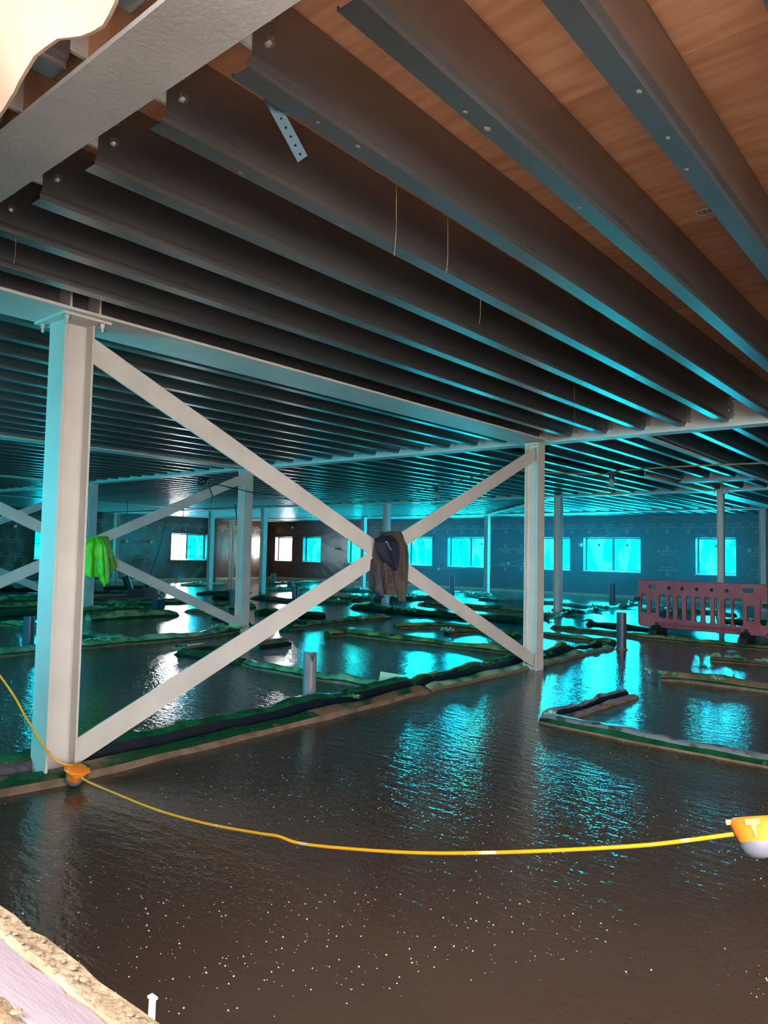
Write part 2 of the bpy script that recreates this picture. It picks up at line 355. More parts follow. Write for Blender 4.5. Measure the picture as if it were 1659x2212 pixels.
# printing on the membrane: FLAMEOUT / BREATHE with a ringed flame mark, rows alternately upright and upside down
def text_mesh(lines):
    m = MB()
    for txt, size, y in lines:
        cu = bpy.data.curves.new('t', 'FONT'); cu.body = txt; cu.size = size; cu.align_x = 'CENTER'; cu.resolution_u = 2
        t = bpy.data.objects.new('t', cu); col.objects.link(t)
        bpy.context.view_layer.update()
        me = t.to_mesh(); i = len(m.v)
        xs = [v.co.x for v in me.vertices]
        for v in me.vertices: m.v.append((v.co.x * 1.05, v.co.y + y, 0))
        for p in me.polygons: m.f.append(tuple(i + k for k in p.vertices)); m.mi.append(0)
        t.to_mesh_clear(); bpy.data.objects.remove(t); bpy.data.curves.remove(cu)
    n = 20; i = len(m.v)                # ring
    for k in range(n):
        a = 2 * pi * k / n
        for r in (0.062, 0.05): m.v.append((r * cos(a), 0.215 + r * sin(a), 0))
    for k in range(n):
        q = (k + 1) % n; m.f.append((i + 2 * k, i + 2 * q, i + 2 * q + 1, i + 2 * k + 1)); m.mi.append(0)
    m.poly([(-0.014, 0.185, 0), (0.012, 0.185, 0), (0.024, 0.212, 0), (0.006, 0.226, 0), (0.0, 0.25, 0), (-0.022, 0.222, 0)])
    return m.mesh('lettering', MT['print'])
LET = text_mesh([('FLAMEOUT', 0.115, 0.055), ('BREATHE', 0.085, -0.03)])
def letter(parent, pos, right, up):
    o = link('lettering', LET, parent); r = Vector(right); u = Vector(up); n = r.cross(u)
    mm = Matrix.Identity(4)
    for i in range(3): mm[i][0] = r[i]; mm[i][1] = u[i]; mm[i][2] = n[i]; mm[i][3] = pos[i]
    o.matrix_world = mm
def rowfree(s, z, wins): return not any(a - 0.33 < s < c + 0.33 and ZS - 0.15 < z < ZH + 0.2 for a, c, _, _ in wins)
k = 0
x = -25.9
while x < -4.6:
    if not (-25.3 < x < -21.6): letter(wall_north, (x, YN - 0.012, 2.36), (-1, 0, 0), (0, 0, -1))
    for z, up in ((1.42, 1), (1.02, -1)):
        if x > -19.5 and rowfree(x, z, NW): letter(wall_north, (x, YN - 0.012, z), (up, 0, 0), (0, 0, up))
    x += 0.643
y = 9.0
while y < 23.0:
    letter(wall_west, (XW + 0.012, y, 2.36), (0, -1, 0), (0, 0, -1))
    for z, up in ((1.42, 1), (1.02, -1)):
        if y < 17.2 and rowfree(y, z, WW): letter(wall_west, (XW + 0.012, y, z), (0, up, 0), (0, 0, up))
    y += 0.64

b = MB(); b.box((XW + 0.02, YN - 0.06, 0), (XE, YN - 0.012, 0.085)); struct(b.build('baseboard_north', MT['upstand']))
b = MB(); b.box((XW + 0.012, YS, 0), (XW + 0.05, YN - 0.06, 0.05)); struct(b.build('baseboard_west', MT['upstand']))
b = MB(); b.box((XW + 0.02, YN - 0.07, 2.70), (XE, YN - 0.012, 2.745)); struct(b.build('trim_1', MT['paint']))
b = MB(); b.box((XW + 0.012, YS, 2.70), (XW + 0.07, YN - 0.07, 2.745)); struct(b.build('trim_2', MT['paint']))

# scaffold outside the windows, seen through the film
def scaf(pts, label, group=None):
    b = MB(); b.tube(pts, 0.024, 8); tag(b.build('scaffold_tube', MT['scaffold'], None, True), label, 'scaffold tube', group)
scaf([(XW, YN + 0.55, 1.46), (XE, YN + 0.55, 1.46)], 'upper level scaffold tube seen through the row of cyan windows')
scaf([(XW, YN + 0.55, 1.08), (XE, YN + 0.55, 1.08)], 'lower level scaffold tube seen through the row of cyan windows')
scaf([(XW - 0.55, YS, 1.38), (XW - 0.55, YN, 1.38)], 'upper level scaffold tube outside the half clear window')
scaf([(XW - 0.55, YS, 0.98), (XW - 0.55, YN, 0.98)], 'lower level scaffold tube outside the half clear window')
for xx, lb in ((-25.35, 'in the clear single window near the room corner'), (-23.5, 'in the cyan window beside the clear one'), (-17.3, 'in the cyan window right of the coat'), (-9.2, 'in the right light of the wide cyan window'), (-15.0, 'in the cyan double window right of the coat')):
    scaf([(xx, YN + 0.62, -0.1), (xx, YN + 0.62, 3.0)], 'upright scaffold standard seen ' + lb)
scaf([(XW - 0.62, 18.5, -0.1), (XW - 0.62, 18.5, 3.0)], 'upright scaffold standard behind the clear half of the far left window')
scaf([(-10.75, YN + 0.58, 1.85), (-9.55, YN + 0.58, 1.05)], 'diagonal scaffold brace across the wide cyan window')

# ------------------------------------------------------------------ ceiling: plywood deck and sigma joists
ceiling = empty('ceiling', (0, 0, 0)); struct(ceiling)
pw, ph = 2.44, 1.22
pm = MB(); g = 0.003; pm.box((g, g, ZT), (pw - g, ph - g, ZT + 0.02)); PLY = pm.mesh('plywood_panel', MT['ply'])
yy = 2.31 - 2 * ph; row = 0
while yy < YN + 0.2:
    xx = XE - 0.0 + (row % 2) * -1.22
    xx = XW - 0.6 + (row % 2) * 1.22 - 1.22
    while xx < XE:
        if xx + pw > XW - 0.3:
            o = link('plywood_panel', PLY, ceiling); o.location = (xx, yy, 0)
        xx += pw
    yy += ph; row += 1
b = MB(); b.box((XW - 0.5, YS - 0.3, ZT + 0.024), (XE + 0.4, YN + 0.4, ZT + 0.2)); b.build('roof_deck', MT['concrete'], ceiling)

def thick(pts, t):
    """closed outline of a polyline with thickness t (offset to the left)"""
    P = [Vector((a, c)) for a, c in pts]; off = []
    for k, p in enumerate(P):
        ds = []
        if k > 0: ds.append((P[k] - P[k - 1]).normalized())
        if k < len(P) - 1: ds.append((P[k + 1] - P[k]).normalized())
        d = sum(ds, Vector((0, 0))).normalized(); n = Vector((-d.y, d.x))
        c = max(0.5, n.dot(Vector((-ds[0].y, ds[0].x))))
        off.append(p + n * t / c)
    return [tuple(p) for p in P] + [tuple(p) for p in reversed(off)]
JZ = 2.63
SIG = thick([(0, 0.014), (0, 0), (0.072, 0), (0.072, 0.009), (0.0695, 0.012), (0.072, 0.015), (0.072, 0.021), (0.089, 0.032), (0.089, 0.218), (0.072, 0.230), (0.072, 0.268), (0.0, 0.268), (0.0, 0.254)], 0.0022)
def joist_mesh(y0, y1):
    m = MB(); m.prism(SIG, (0, y0, JZ), (0, y1, JZ), up=(0, 0, 1), side=(1, 0, 0)); return m.mesh('joist', MT['galv'])
BAYS = [(0.42, 0.93), (1.24, 7.54), (7.82, 14.72), (15.02, 20.36), (20.64, 23.26)]
JM = [joist_mesh(*q) for q in BAYS]
def cleat_mesh(yw, ye):
    m = MB(); m.box((0.072, min(yw, ye), JZ + 0.055), (0.0852, max(yw, ye), JZ + 0.215)); return m.mesh('cleat', MT['paint_dark'])
CL = {(1, 0): cleat_mesh(1.05, 1.26), (1, 1): cleat_mesh(7.42, 7.67), (2, 1): cleat_mesh(14.6, 14.86), (0, 1): cleat_mesh(0.82, 1.02)}
def bolts_mesh(yc):
    m = MB()
    for z in (JZ + 0.10, JZ + 0.175):
        m.lathe([(0.0, 0.0), (0.017, 0.0), (0.017, 0.004), (0.011, 0.004), (0.011, 0.013), (0.0, 0.013)], 6, Matrix.Translation((0.0892, yc, z)) @ Matrix.Rotation(pi / 2, 4, 'Y'))
    return m.mesh('bolt', MT['bolt'])
BT = {(1, 0): bolts_mesh(1.30), (1, 1): bolts_mesh(7.46)}
for bay in range(5):
    for k in range(-6, 62):
        X = -0.81 - 0.41 * k
        if bay == 0 and not (-6 <= k <= 5): continue
        if bay >= 3 and k < 3 and k != 2 and k != 1 and k != 0: continue
        if abs(X + 4.15) < 0.12 or abs(X + 9.25) < 0.12 and bay < 2: pass
        if bay == 2 and -4.5 < X < -2.95: continue          # trimmed short, below
        o = link('joist', JM[bay], ceiling); o.location = (X, 0, 0)
        for e in (0, 1):
            if (bay, e) in CL and X > (-7 if bay != 2 else -8): c = link('cleat', CL[(bay, e)], o)
            if (bay, e) in BT and X > -8: link('bolt', BT[(bay, e)], o)
for k in range(-8, 8):                       # plywood packing boards in the outer web of the edge beam
    X = -0.81 - 0.41 * k
    q = MB(); q.box((X - 0.2, 0.985, 2.618), (X + 0.206, 1.003, 2.866)); q.build('infill_board', MT['ply'], ceiling)
# joists cut short at the trimmer beam
T1 = joist_mesh(7.82, 12.62); T2 = joist_mesh(12.98, 14.72)
for k in range(6, 10):
    X = -0.81 - 0.41 * k
    for mm in (T1, T2):
        if mm is T1 or X < -2.9: o = link('joist', mm, ceiling); o.location = (X, 0, 0)

# ------------------------------------------------------------------ beams, columns, braces
def ibeam_prof(w, h, tf=0.016, tw=0.012):
    a, t = w / 2, tw / 2
    return [(-a, 0), (a, 0), (a, tf), (t, tf), (t, h - tf), (a, h - tf), (a, h), (-a, h), (-a, h - tf), (-t, h - tf), (-t, tf), (-a, tf)]
def beam(p0, p1, w, label, h=0.285, zb=2.6, m='paint', name='steel_beam'):
    q = MB(); q.prism(ibeam_prof(w, h), (p0[0], p0[1], zb), (p1[0], p1[1], zb)); o = q.build(name, MT[m])
    return tag(o, label, 'beam')
beam((-26.5, 1.033), (4.9, 1.033), 0.2, 'near painted steel edge beam crossing the top left corner', m='paint_dark')
j1 = beam((-4.065, 1.14), (-4.065, 7.56), 0.40, 'wide steel beam on top of the braced front column, running to the next column', m='paint')
beam((-26.5, 7.68), (4.9, 7.68), 0.19, 'steel cross beam over the second column, catching the ends of the near joists')
beam((-9.25, 1.14), (-9.25, 7.58), 0.28, 'steel beam behind the front column, above the brace with the lime jacket')
beam((-14.4, 1.14), (-14.4, 7.58), 0.28, 'farther steel beam left of the front column, above the third brace')
beam((-26.5, 14.87), (4.9, 14.87), 0.2, 'cross beam behind the caged lamps, third from the front')
beam((-26.5, 20.5), (4.9, 20.5), 0.2, 'last cross beam before the window wall')
beam((-4.2, 14.98), (-4.2, 20.4), 0.25, 'pale beam at the right edge running to the window wall')
beam((-20.1, 7.79), (-20.1, 14.76), 0.2, 'short beam over the far blue columns at left')
beam((-7.5, 14.98), (-12.7, 20.4), 0.14, 'diagonal beam joining two far columns', h=0.12, zb=2.6)
beam((-2.9, 7.79), (-2.9, 14.76), 0.09, 'narrow grey trimmer beam running between the joists at right', h=0.28)
beam((-4.1, 12.8), (-2.95, 12.8), 0.26, 'pale trimmer beam stopping four cut joists near the right edge', h=0.27, zb=2.59, m='paint_dark')
beam((-4.32, 11.7), (-4.32, 14.76), 0.12, 'short beam at the left end of the pale trimmer', h=0.2)
for yy in (2.0 - 0.08, 2.0 + 0.09):          # web stiffeners over the front column
    for sx in (1, -1):
        q = MB(); q.box((-4.065 + sx * 0.007, yy - 0.006, 2.617), (-4.065 + sx * 0.19, yy + 0.006, 2.868)); q.build('stiffener', MT['paint'], j1)

def hcol(x, y, size, label, rot=0, ztop=2.6, cap=None, m='paint'):
    """H section; rot 0: flanges face +-Y, rot 1: flanges face +-X"""
    o = empty('steel_column', (x, y, 0), rot * pi / 2); tag(o, label, 'column')
    a = size / 2; tf = size * 0.07; tw = size * 0.045; r = size * 0.05
    pr = [(-a, -a), (a, -a), (a, -a + tf), (tw + r, -a + tf), (tw, -a + tf + r), (tw, a - tf - r), (tw + r, a - tf), (a, a - tf), (a, a), (-a, a), (-a, a - tf), (-tw - r, a - tf), (-tw, a - tf - r), (-tw, -a + tf + r), (-tw - r, -a + tf), (-a, -a + tf)]
    q = MB(); q.prism(pr, (0, 0, -0.02), (0, 0, ztop - 0.014), up=(0, 1, 0), side=(1, 0, 0)); q.build('shaft', MT[m], o)
    cw = cap or (a * 1.05, a * 1.05)
    q = MB(); q.box((-cw[0], -cw[1], ztop - 0.014), (cw[0], cw[1], ztop)); q.build('cap_plate', MT[m], o)
    if cap:
        for sx in (-1, 1):
            for sy in (-1, 1):
                q = MB(); q.lathe([(0, -0.045), (0.011, -0.045), (0.011, -0.022), (0.02, -0.022), (0.02, -0.004), (0.024, -0.004), (0.024, 0.0), (0, 0)], 6, Matrix.Translation((sx * (cw[0] - 0.035), sy * (cw[1] - 0.035), ztop - 0.014)))
                q.build('bolt', MT['bolt'], o)
    return o
C = [(-4.09, 2.04, 0.178, 0, 'large weathered steel column in the left foreground, orange lamp at its foot', (0.18, 0.14)),
     (-4.1, 7.62, 0.168, 1, 'steel column at the right end of the near cross brace', None),
     (-9.3, 7.62, 0.168, 1, 'steel column at the right end of the lime jacket brace', None),
     (-14.4, 7.75, 0.168, 1, 'blue lit column just right of the front column, behind the lime jacket', None),
     (-7.45, 14.95, 0.152, 1, 'column standing in front of the narrow cyan window right of the near brace', None),
     (-12.4, 14.95, 0.152, 1, 'column rising behind the navy cap and coat', None),
     (-17.35, 14.98, 0.152, 1, 'column half hidden behind the right end of the lime jacket brace', None),
     (-20.15, 15.1, 0.152, 1, 'column beside the half clear, half cyan far window', None),
     (-4.0, 14.75, 0.115, 1, 'slim column behind the red barrier', (0.14, 0.12)),
     (-4.55, 20.5, 0.152, 1, 'column at the right edge of the window wall', None),
     (-13.05, 21.0, 0.152, 1, 'column at the right side of the cyan double window', None),
     (-18.15, 20.55, 0.152, 1, 'slim column seen left of the brace crossing, over a partly hidden window', None),
     (-26.0, 15.05, 0.16, 0, 'white wall column right of the lime jacket', None),
     (-26.0, 20.6, 0.16, 0, 'white wall column beside the black downpipe', None),
     (-9.3, 2.04, 0.168, 0, 'column outside the left edge carrying the lime jacket brace', None),
     (-14.4, 2.04, 0.168, 0, 'column outside the left edge carrying the farthest brace', None)]
for x, y, s, r, lb, cp in C: hcol(x, y, s, lb, r, cap=cp)

def brace(X, label, ya=2.13, yb=7.6, w=0.15, zlo=0.06, zhi=2.47):
    root = empty('cross_brace', (X, (ya + yb) / 2, 0)); tag(root, label, 'brace')
    def bar(y0, z0, y1, z1, v0, v1):
        """flat plate whose ends are cut vertically; v0/v1 vertical half heights"""
        q = MB(); yc = (ya + yb) / 2
        A = [(y0, z0 - v0), (y1, z1 - v1), (y1, z1 + v1), (y0, z0 + v0)]
        for dx in (-0.006, 0.006): pass
        i = len(q.v)
        for dx in (-0.006, 0.006): q.v += [(dx, a - yc, z) for a, z in A]
        for f in ((3, 2, 1, 0), (4, 5, 6, 7), (0, 1, 5, 4), (1, 2, 6, 5), (2, 3, 7, 6), (3, 0, 4, 7)): q.f.append(f); q.mi.append(0)
        q.build('brace_bar', MT['paint'], root)
    v = w / 2 / cos(math.atan2(zhi - zlo, yb - ya))
    zl = zlo + v; zh = zhi - v + 0.055
    bar(ya, zl, yb, zh, v, v)
    ym = (ya + yb) / 2; zm = (zl + zh) / 2; dz = (zh - zl) / (yb - ya); hw = v * 1.0
    g = hw / dz
    for (y0, z0, y1, z1) in ((ya, zh, ym, zm), (ym, zm, yb, zl)):
        # stops at the continuous bar: cut along its slope
        q = MB(); yc = ym; sgn = -1 if y0 == ya else 1
        if sgn < 0: A = [(ya, zh - v), (ym - g, zm), (ym, zm + v), (ya, zh + v)]
        else: A = [(ym, zm - v), (yb, zl - v), (yb, zl + v), (ym + g, zm)]
        for dx in (-0.006, 0.006): q.v += [(dx, a - yc, z) for a, z in A]
        for f in ((3, 2, 1, 0), (4, 5, 6, 7), (0, 1, 5, 4), (1, 2, 6, 5), (2, 3, 7, 6), (3, 0, 4, 7)): q.f.append(f); q.mi.append(0)
        q.build('brace_bar', MT['paint'], root)
    return root
brace(-4.09, 'near flat steel cross brace with the brown coat hung on its crossing', w=0.138, zlo=0.03, zhi=2.50)
brace(-9.25, 'second cross brace, crossing hung with a lime jacket', w=0.138, zlo=0.03, zhi=2.50)
brace(-14.4, 'third cross brace, glimpsed at the left edge behind the second', w=0.138, zlo=0.03, zhi=2.50)
for o in [o for o in col.objects if o.name.startswith('shaft')]: pass

# ------------------------------------------------------------------ film wrapped bunds between the screed bays
def resample(pts, step):
    out = []
    for a, b_ in zip(pts[:-1], pts[1:]):
        a, b_ = Vector(a), Vector(b_); n = max(1, int((b_ - a).length / step))
        for k in range(n): out.append(a + (b_ - a) * k / n)
    out.append(Vector(pts[-1])); return out
def flap(parent, x, y, z, size, seed, m='green_pale', tall=1.0):
    """crumpled loose sheet of film: many small creases, ragged outline"""
    q = MB(); n = 11; rnd = random.Random(seed); an = rnd.random() * 6.28
    V = {}
    for i in range(n):
        for j in range(n):
            a = i / (n - 1) - .5; c = j / (n - 1) - .5
            u = a * size * (1.1 + 0.5 * nz(c * 3, seed)); v = c * size * 0.6 * (1.0 + 0.7 * nz(a * 4, seed, 3))
            h = size * tall * (0.20 * abs(nz(a * 2.2 + seed, c * 2.0, seed * 1.7)) + 0.26 * abs(nz(a * 6 + seed, c * 4.5, 4)) + 0.10 * abs(nz(a * 14, c * 11, seed)))
            h = h * 0.8 + 0.014 - 0.05 * size * (a * a + c * c) * 4
            V[i, j] = len(q.v); q.v.append((x + u * cos(an) - v * sin(an), y + u * sin(an) + v * cos(an), max(0.002, z + h)))
    for i in range(n - 1):
        for j in range(n - 1):
            if (i in (0, n - 2) or j in (0, n - 2)) and rnd.random() < 0.22: continue
            q.f.append((V[i, j], V[i + 1, j], V[i + 1, j + 1], V[i, j + 1])); q.mi.append(0)
    o = q.build('film_flap', MT[m], parent)
    return o
SEC1 = [(-.56, 0), (-.46, .55), (-.30, .95), (-.05, 1.0), (.18, .8), (.34, .45), (.50, .25), (.60, 0.0)]
MI1 = [0, 1, 1, 1, 1, 0, 2]
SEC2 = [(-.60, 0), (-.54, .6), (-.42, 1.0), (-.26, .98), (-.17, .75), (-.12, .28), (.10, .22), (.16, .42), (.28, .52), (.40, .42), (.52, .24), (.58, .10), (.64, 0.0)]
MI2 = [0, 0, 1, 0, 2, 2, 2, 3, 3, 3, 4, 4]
nb = [0]
def bund(label, pts, w=0.15, h=0.10, mats=('green', 'green_yellow', 'mud'), sec=1, step=0.16, flaps=(), group=None, rough=1.0, mi=None):
    nb[0] += 1; sd = nb[0] * 7.3
    P = resample(pts, step); S = {1: SEC1, 2: SEC2, 3: SEC3}[sec]; MI = mi or (MI1 if sec == 1 else MI2)
    q = MB(); n = len(S); N = len(P)
    for k, p in enumerate(P):
        d = (P[min(k + 1, N - 1)] - P[max(k - 1, 0)]).normalized(); sd2 = Vector((d.y, -d.x))
        s = k * step
        f = 0.86 + 0.34 * min(1, rough) * nz(s * 1.6, sd) + 0.22 * rough * nz(s * 5.1, sd, 2) - 0.30 * rough * max(0, nz(s * 2.7, sd, 7) - 0.25) * 2
        wl = 1 + 0.22 * nz(s * 2.3, sd, 5)
        jit = 0.018 * min(1, rough) * nz(s * 1.1, sd, 9)
        end = 0.78 if k in (0, N - 1) else 1.0
        for j, (a, c) in enumerate(S):
            lap = 1.0 + 0.10 * rough * (((s * 1.9 + sd) % 1.0) - 0.5)
            hh = c * h * lap * (0.86 if sec == 1 else 1.0) * f * end * (1 + 0.16 * rough * nz(s * 6, j * 0.9, sd))
            xy = Vector((p.x, p.y)) + sd2 * (a * w * wl + jit)
            q.v.append((xy.x, xy.y, hh - (0.01 if c == 0 else 0)))
    for k in range(N - 1):
        for j in range(n - 1):
            q.f.append((k * n + j, k * n + j + 1, (k + 1) * n + j + 1, (k + 1) * n + j)); q.mi.append(min(MI[j], len(mats) - 1))
    q.f.append(tuple(range(n))); q.mi.append(0); q.f.append(tuple((N - 1) * n + j for j in reversed(range(n)))); q.mi.append(0)
    o = q.build('floor_bund', [MT[m] for m in mats], None, True)
    tag(o, label, 'bund', group)
    for t in flaps:
        idx = min(int(t[0] * (N - 1)), N - 1); p = P[idx]
        flap(o, p.x, p.y, h * 0.45, t[1], sd + idx, t[2] if len(t) > 2 else 'green_pale', t[3] if len(t) > 3 else 1.0)
    return o
MI3 = [0, 0, 1, 2, 2, 2, 2, 0]; SEC3 = [(-.62, 0), (-.56, .13), (-.52, .18), (-.42, .66), (-.28, .95), (.0, 1.0), (.25, .9), (.42, .5), (.5, 0)]
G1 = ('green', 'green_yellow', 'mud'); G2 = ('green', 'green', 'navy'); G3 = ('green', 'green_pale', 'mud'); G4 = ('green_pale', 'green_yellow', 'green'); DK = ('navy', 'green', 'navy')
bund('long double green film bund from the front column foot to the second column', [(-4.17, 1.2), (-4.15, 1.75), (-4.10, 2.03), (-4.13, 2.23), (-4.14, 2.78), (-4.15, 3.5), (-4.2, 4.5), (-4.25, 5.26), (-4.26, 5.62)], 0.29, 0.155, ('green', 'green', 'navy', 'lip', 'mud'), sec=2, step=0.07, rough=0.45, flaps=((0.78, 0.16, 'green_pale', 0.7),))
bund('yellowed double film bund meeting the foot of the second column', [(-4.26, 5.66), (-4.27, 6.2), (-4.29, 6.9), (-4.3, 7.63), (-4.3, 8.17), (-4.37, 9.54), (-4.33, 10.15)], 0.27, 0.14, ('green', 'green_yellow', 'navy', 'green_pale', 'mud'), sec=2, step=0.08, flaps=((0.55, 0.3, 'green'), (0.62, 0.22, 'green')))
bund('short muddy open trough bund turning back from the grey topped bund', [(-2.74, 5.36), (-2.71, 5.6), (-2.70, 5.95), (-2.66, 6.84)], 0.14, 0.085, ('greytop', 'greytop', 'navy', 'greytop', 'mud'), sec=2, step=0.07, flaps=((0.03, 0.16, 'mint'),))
bund('grey topped bund with green side leaving the right edge of the frame', [(-0.5, 5.2), (-0.98, 5.22), (-1.48, 5.24), (-1.9, 5.24), (-2.29, 5.27), (-2.6, 5.30), (-2.76, 5.33)], 0.15, 0.085, ('mud', 'green', 'greytop'), sec=3, step=0.07, mi=MI3, rough=0.6)
bund('muddy bund with crumpled film head at its left end, right side', [(-2.80, 8.02), (-2.6, 8.12), (-2.02, 8.12), (-1.77, 8.12), (-1.3, 8.1)], 0.17, 0.11, ('green', 'mud', 'mud'), flaps=((0.0, 0.24), (0.55, 0.3)), rough=1.4)
bund('thin bund with torn film just below the red barrier reflections', [(-2.85, 10.0), (-2.22, 10.14), (-1.7, 10.2)], 0.15, 0.08, ('green', 'mud', 'mud'), flaps=((0.0, 0.28), (0.3, 0.3), (0.6, 0.25)))
bund('long green bund passing in front of the red barrier feet', [(-6.17, 12.2), (-4.91, 12.0), (-4.34, 11.9), (-3.58, 11.82), (-2.58, 11.84), (-1.8, 11.87)], 0.20, 0.09, G1, flaps=((0.5, 0.3),))
bund('dark green bund ending at the pipe right of the second column', [(-5.8, 11.0), (-5.11, 10.87), (-4.45, 10.73)], 0.2, 0.11, G1)
bund('short green bund with a ragged left end behind the thick pipe', [(-6.04, 13.4), (-5.41, 13.3), (-4.6, 13.16)], 0.18, 0.11, G2, flaps=((0.0, 0.25, 'green'),))
bund('crumpled film bund running back past the column foot towards the wall', [(-7.24, 13.6), (-7.33, 14.6), (-7.35, 15.89), (-7.35, 16.86), (-7.38, 17.99), (-7.48, 19.98)], 0.24, 0.12, G3, step=0.2, flaps=((0.1, 0.5), (0.3, 0.6, 'green'), (0.55, 0.6), (0.8, 0.7)), rough=1.5)
bund('green bund behind the second column, nearest the window wall', [(-10.76, 18.03), (-10.16, 18.2), (-9.14, 18.1), (-7.96, 17.7)], 0.24, 0.13, G1, step=0.2)
bund('pale yellow green bund with a dark rounded left end, right of the coat', [(-11.17, 14.8), (-10.55, 14.95), (-8.76, 15.05), (-8.2, 15.02)], 0.24, 0.14, G1, step=0.2)
bund('thick dark green bund just below the hanging coat', [(-11.47, 12.72), (-10.89, 12.64), (-9.61, 12.5), (-8.53, 12.48), (-7.41, 12.7), (-7.03, 12.65)], 0.26, 0.16, ('green', 'green', 'navy'), step=0.16, flaps=((0.3, 0.4), (0.45, 0.4)), rough=1.3)
bund('muddy pointed bund behind the right brace leg', [(-8.07, 10.0), (-7.75, 10.5), (-7.49, 10.9), (-6.98, 10.8), (-5.87, 10.35)], 0.2, 0.12, G1, flaps=((0.3, 0.18, 'green'),))
bund('short splashed bund with a spiky film tuft, behind the right brace leg', [(-6.87, 9.85), (-6.69, 10.6)], 0.17, 0.09, ('green', 'mud', 'mud'), flaps=((0.05, 0.24, 'mint', 1.5),))
bund('long yellowed bund in mid floor ending behind the brace at the second column', [(-7.95, 8.2), (-7.91, 8.6), (-7.36, 8.56), (-6.81, 8.56), (-6.53, 8.61), (-5.74, 8.62), (-5.27, 8.6), (-4.6, 8.51)], 0.18, 0.12, G1, step=0.1, flaps=((0.0, 0.2), (0.42, 0.22, 'mud')), rough=1.3)
bund('thin green bund behind the silver pipe with a mint foam board on its right end', [(-6.6, 5.5), (-6.22, 5.4), (-5.5, 5.38), (-4.95, 5.42), (-4.54, 5.42), (-4.34, 5.41)], 0.13, 0.10, ('green', 'green_pale', 'mud'), step=0.08, flaps=((0.97, 0.26, 'green_pale'),))
bund('curled green bund end behind the lower brace bar', [(-7.81, 5.44), (-7.36, 5.46), (-7.09, 5.53), (-6.7, 5.5)], 0.15, 0.09, G2, flaps=((0.05, 0.2),))
bund('brown topped bund stub going back behind the lower brace bar', [(-8.0, 5.6), (-8.04, 5.97), (-7.98, 6.36), (-8.0, 6.76)], 0.15, 0.09, ('green', 'mud', 'green'), flaps=((0.1, 0.2, 'green'),))
bund('long green bund passing behind the front column towards the lime jacket brace', [(-8.97, 2.6), (-8.98, 3.78), (-9.05, 4.36), (-9.03, 4.88), (-9.04, 5.45), (-9.0, 5.89), (-9.03, 6.48), (-9.2, 7.07), (-9.45, 7.9)], 0.2, 0.13, G3, step=0.12, flaps=((0.45, 0.3), (0.88, 0.5), (0.95, 0.45, 'green')), rough=1.4)
bund('short green bund stub joining behind the right side of the front column', [(-10.22, 5.5), (-9.2, 5.5)], 0.2, 0.13, ('green', 'green_pale', 'green'))
bund('green bund with a pale worn top right of the front column', [(-12.41, 6.7), (-12.45, 7.65), (-12.35, 8.5)], 0.2, 0.15, G4)
bund('scruffy pale topped bund just above the pale worn one', [(-13.9, 7.3), (-13.93, 8.02), (-13.85, 8.7)], 0.22, 0.15, G3, flaps=((0.3, 0.4), (0.7, 0.4)))
bund('pale green bund in front of the red board with the pump', [(-15.42, 8.1), (-15.39, 8.85), (-15.3, 10.08), (-15.25, 10.9)], 0.26, 0.14, G4)
bund('green bund end under the descending second brace bar', [(-12.86, 9.09), (-12.2, 9.25)], 0.2, 0.12, G3)
bund('small dark green bund stub left of the second braced column', [(-11.26, 8.62), (-10.41, 8.5)], 0.2, 0.12, G2)
bund('far dark green bund crossing near the blue column foot', [(-17.5, 12.77), (-17.6, 13.56), (-17.5, 14.6)], 0.24, 0.12, DK, flaps=((0.6, 0.4),))
bund('dark rounded bund left of the small blue pipe', [(-15.95, 12.13), (-15.1, 12.57)], 0.3, 0.18, DK)
bund('green bund at the foot of the small blue pipe', [(-14.15, 10.9), (-13.3, 11.2)], 0.25, 0.14, G4)
bund('bright green loose film bund below the half clear window', [(-21.88, 15.27), (-21.86, 17.0)], 0.3, 0.16, ('green_pale', 'mint', 'green'), flaps=((0.4, 0.5, 'mint'),))
bund('dark thin bund behind the pump and stake', [(-21.4, 12.1), (-21.3, 13.7), (-19.6, 13.2), (-18.63, 12.7)], 0.26, 0.12, DK, flaps=((0.4, 0.6), (0.55, 0.6), (0.75, 0.6)))
bund('dark green bund beside the red board, against the blue column', [(-18.75, 10.1), (-18.35, 11.0)], 0.3, 0.15, G2)
bund('farthest of the green bunds left of the front column', [(-18.55, 6.9), (-18.5, 7.75), (-18.4, 8.8)], 0.26, 0.16, G3)
bund('second of the green bunds left of the front column', [(-17.4, 6.6), (-17.3, 7.25), (-17.2, 8.2)], 0.26, 0.17, G1, flaps=((0.5, 0.4),))
bund('third green bund left of the front column, pale topped', [(-15.92, 6.0), (-15.94, 6.67), (-15.85, 7.6)], 0.24, 0.17, G4)
bund('nearest straight green bund left of the front column', [(-14.0, 5.1), (-13.98, 5.85), (-13.88, 6.7)], 0.24, 0.16, G2)
bund('short green bund behind the left pipe stub', [(-12.52, 5.3), (-11.3, 5.45)], 0.2, 0.12, G3)
bund('dark green bund far back at the left edge', [(-22.28, 9.4), (-20.9, 9.9)], 0.3, 0.18, DK)
bund('far green bund right of the two slim columns', [(-17.88, 15.4), (-17.85, 16.56), (-17.9, 17.46)], 0.24, 0.14, G3, step=0.2, flaps=((0.5, 0.5),))
bund('thin straight bund nearest the clear window', [(-21.4, 18.4), (-21.4, 19.61), (-21.6, 22.2)], 0.22, 0.12, DK, step=0.25)
bund('dark green bund below the clear window', [(-15.3, 13.0), (-13.46, 12.78)], 0.28, 0.16, ('green', 'green', 'navy'))
bund('stub of green bund left of the second braced column', [(-13.1, 10.3), (-13.0, 11.0)], 0.2, 0.14, G4)
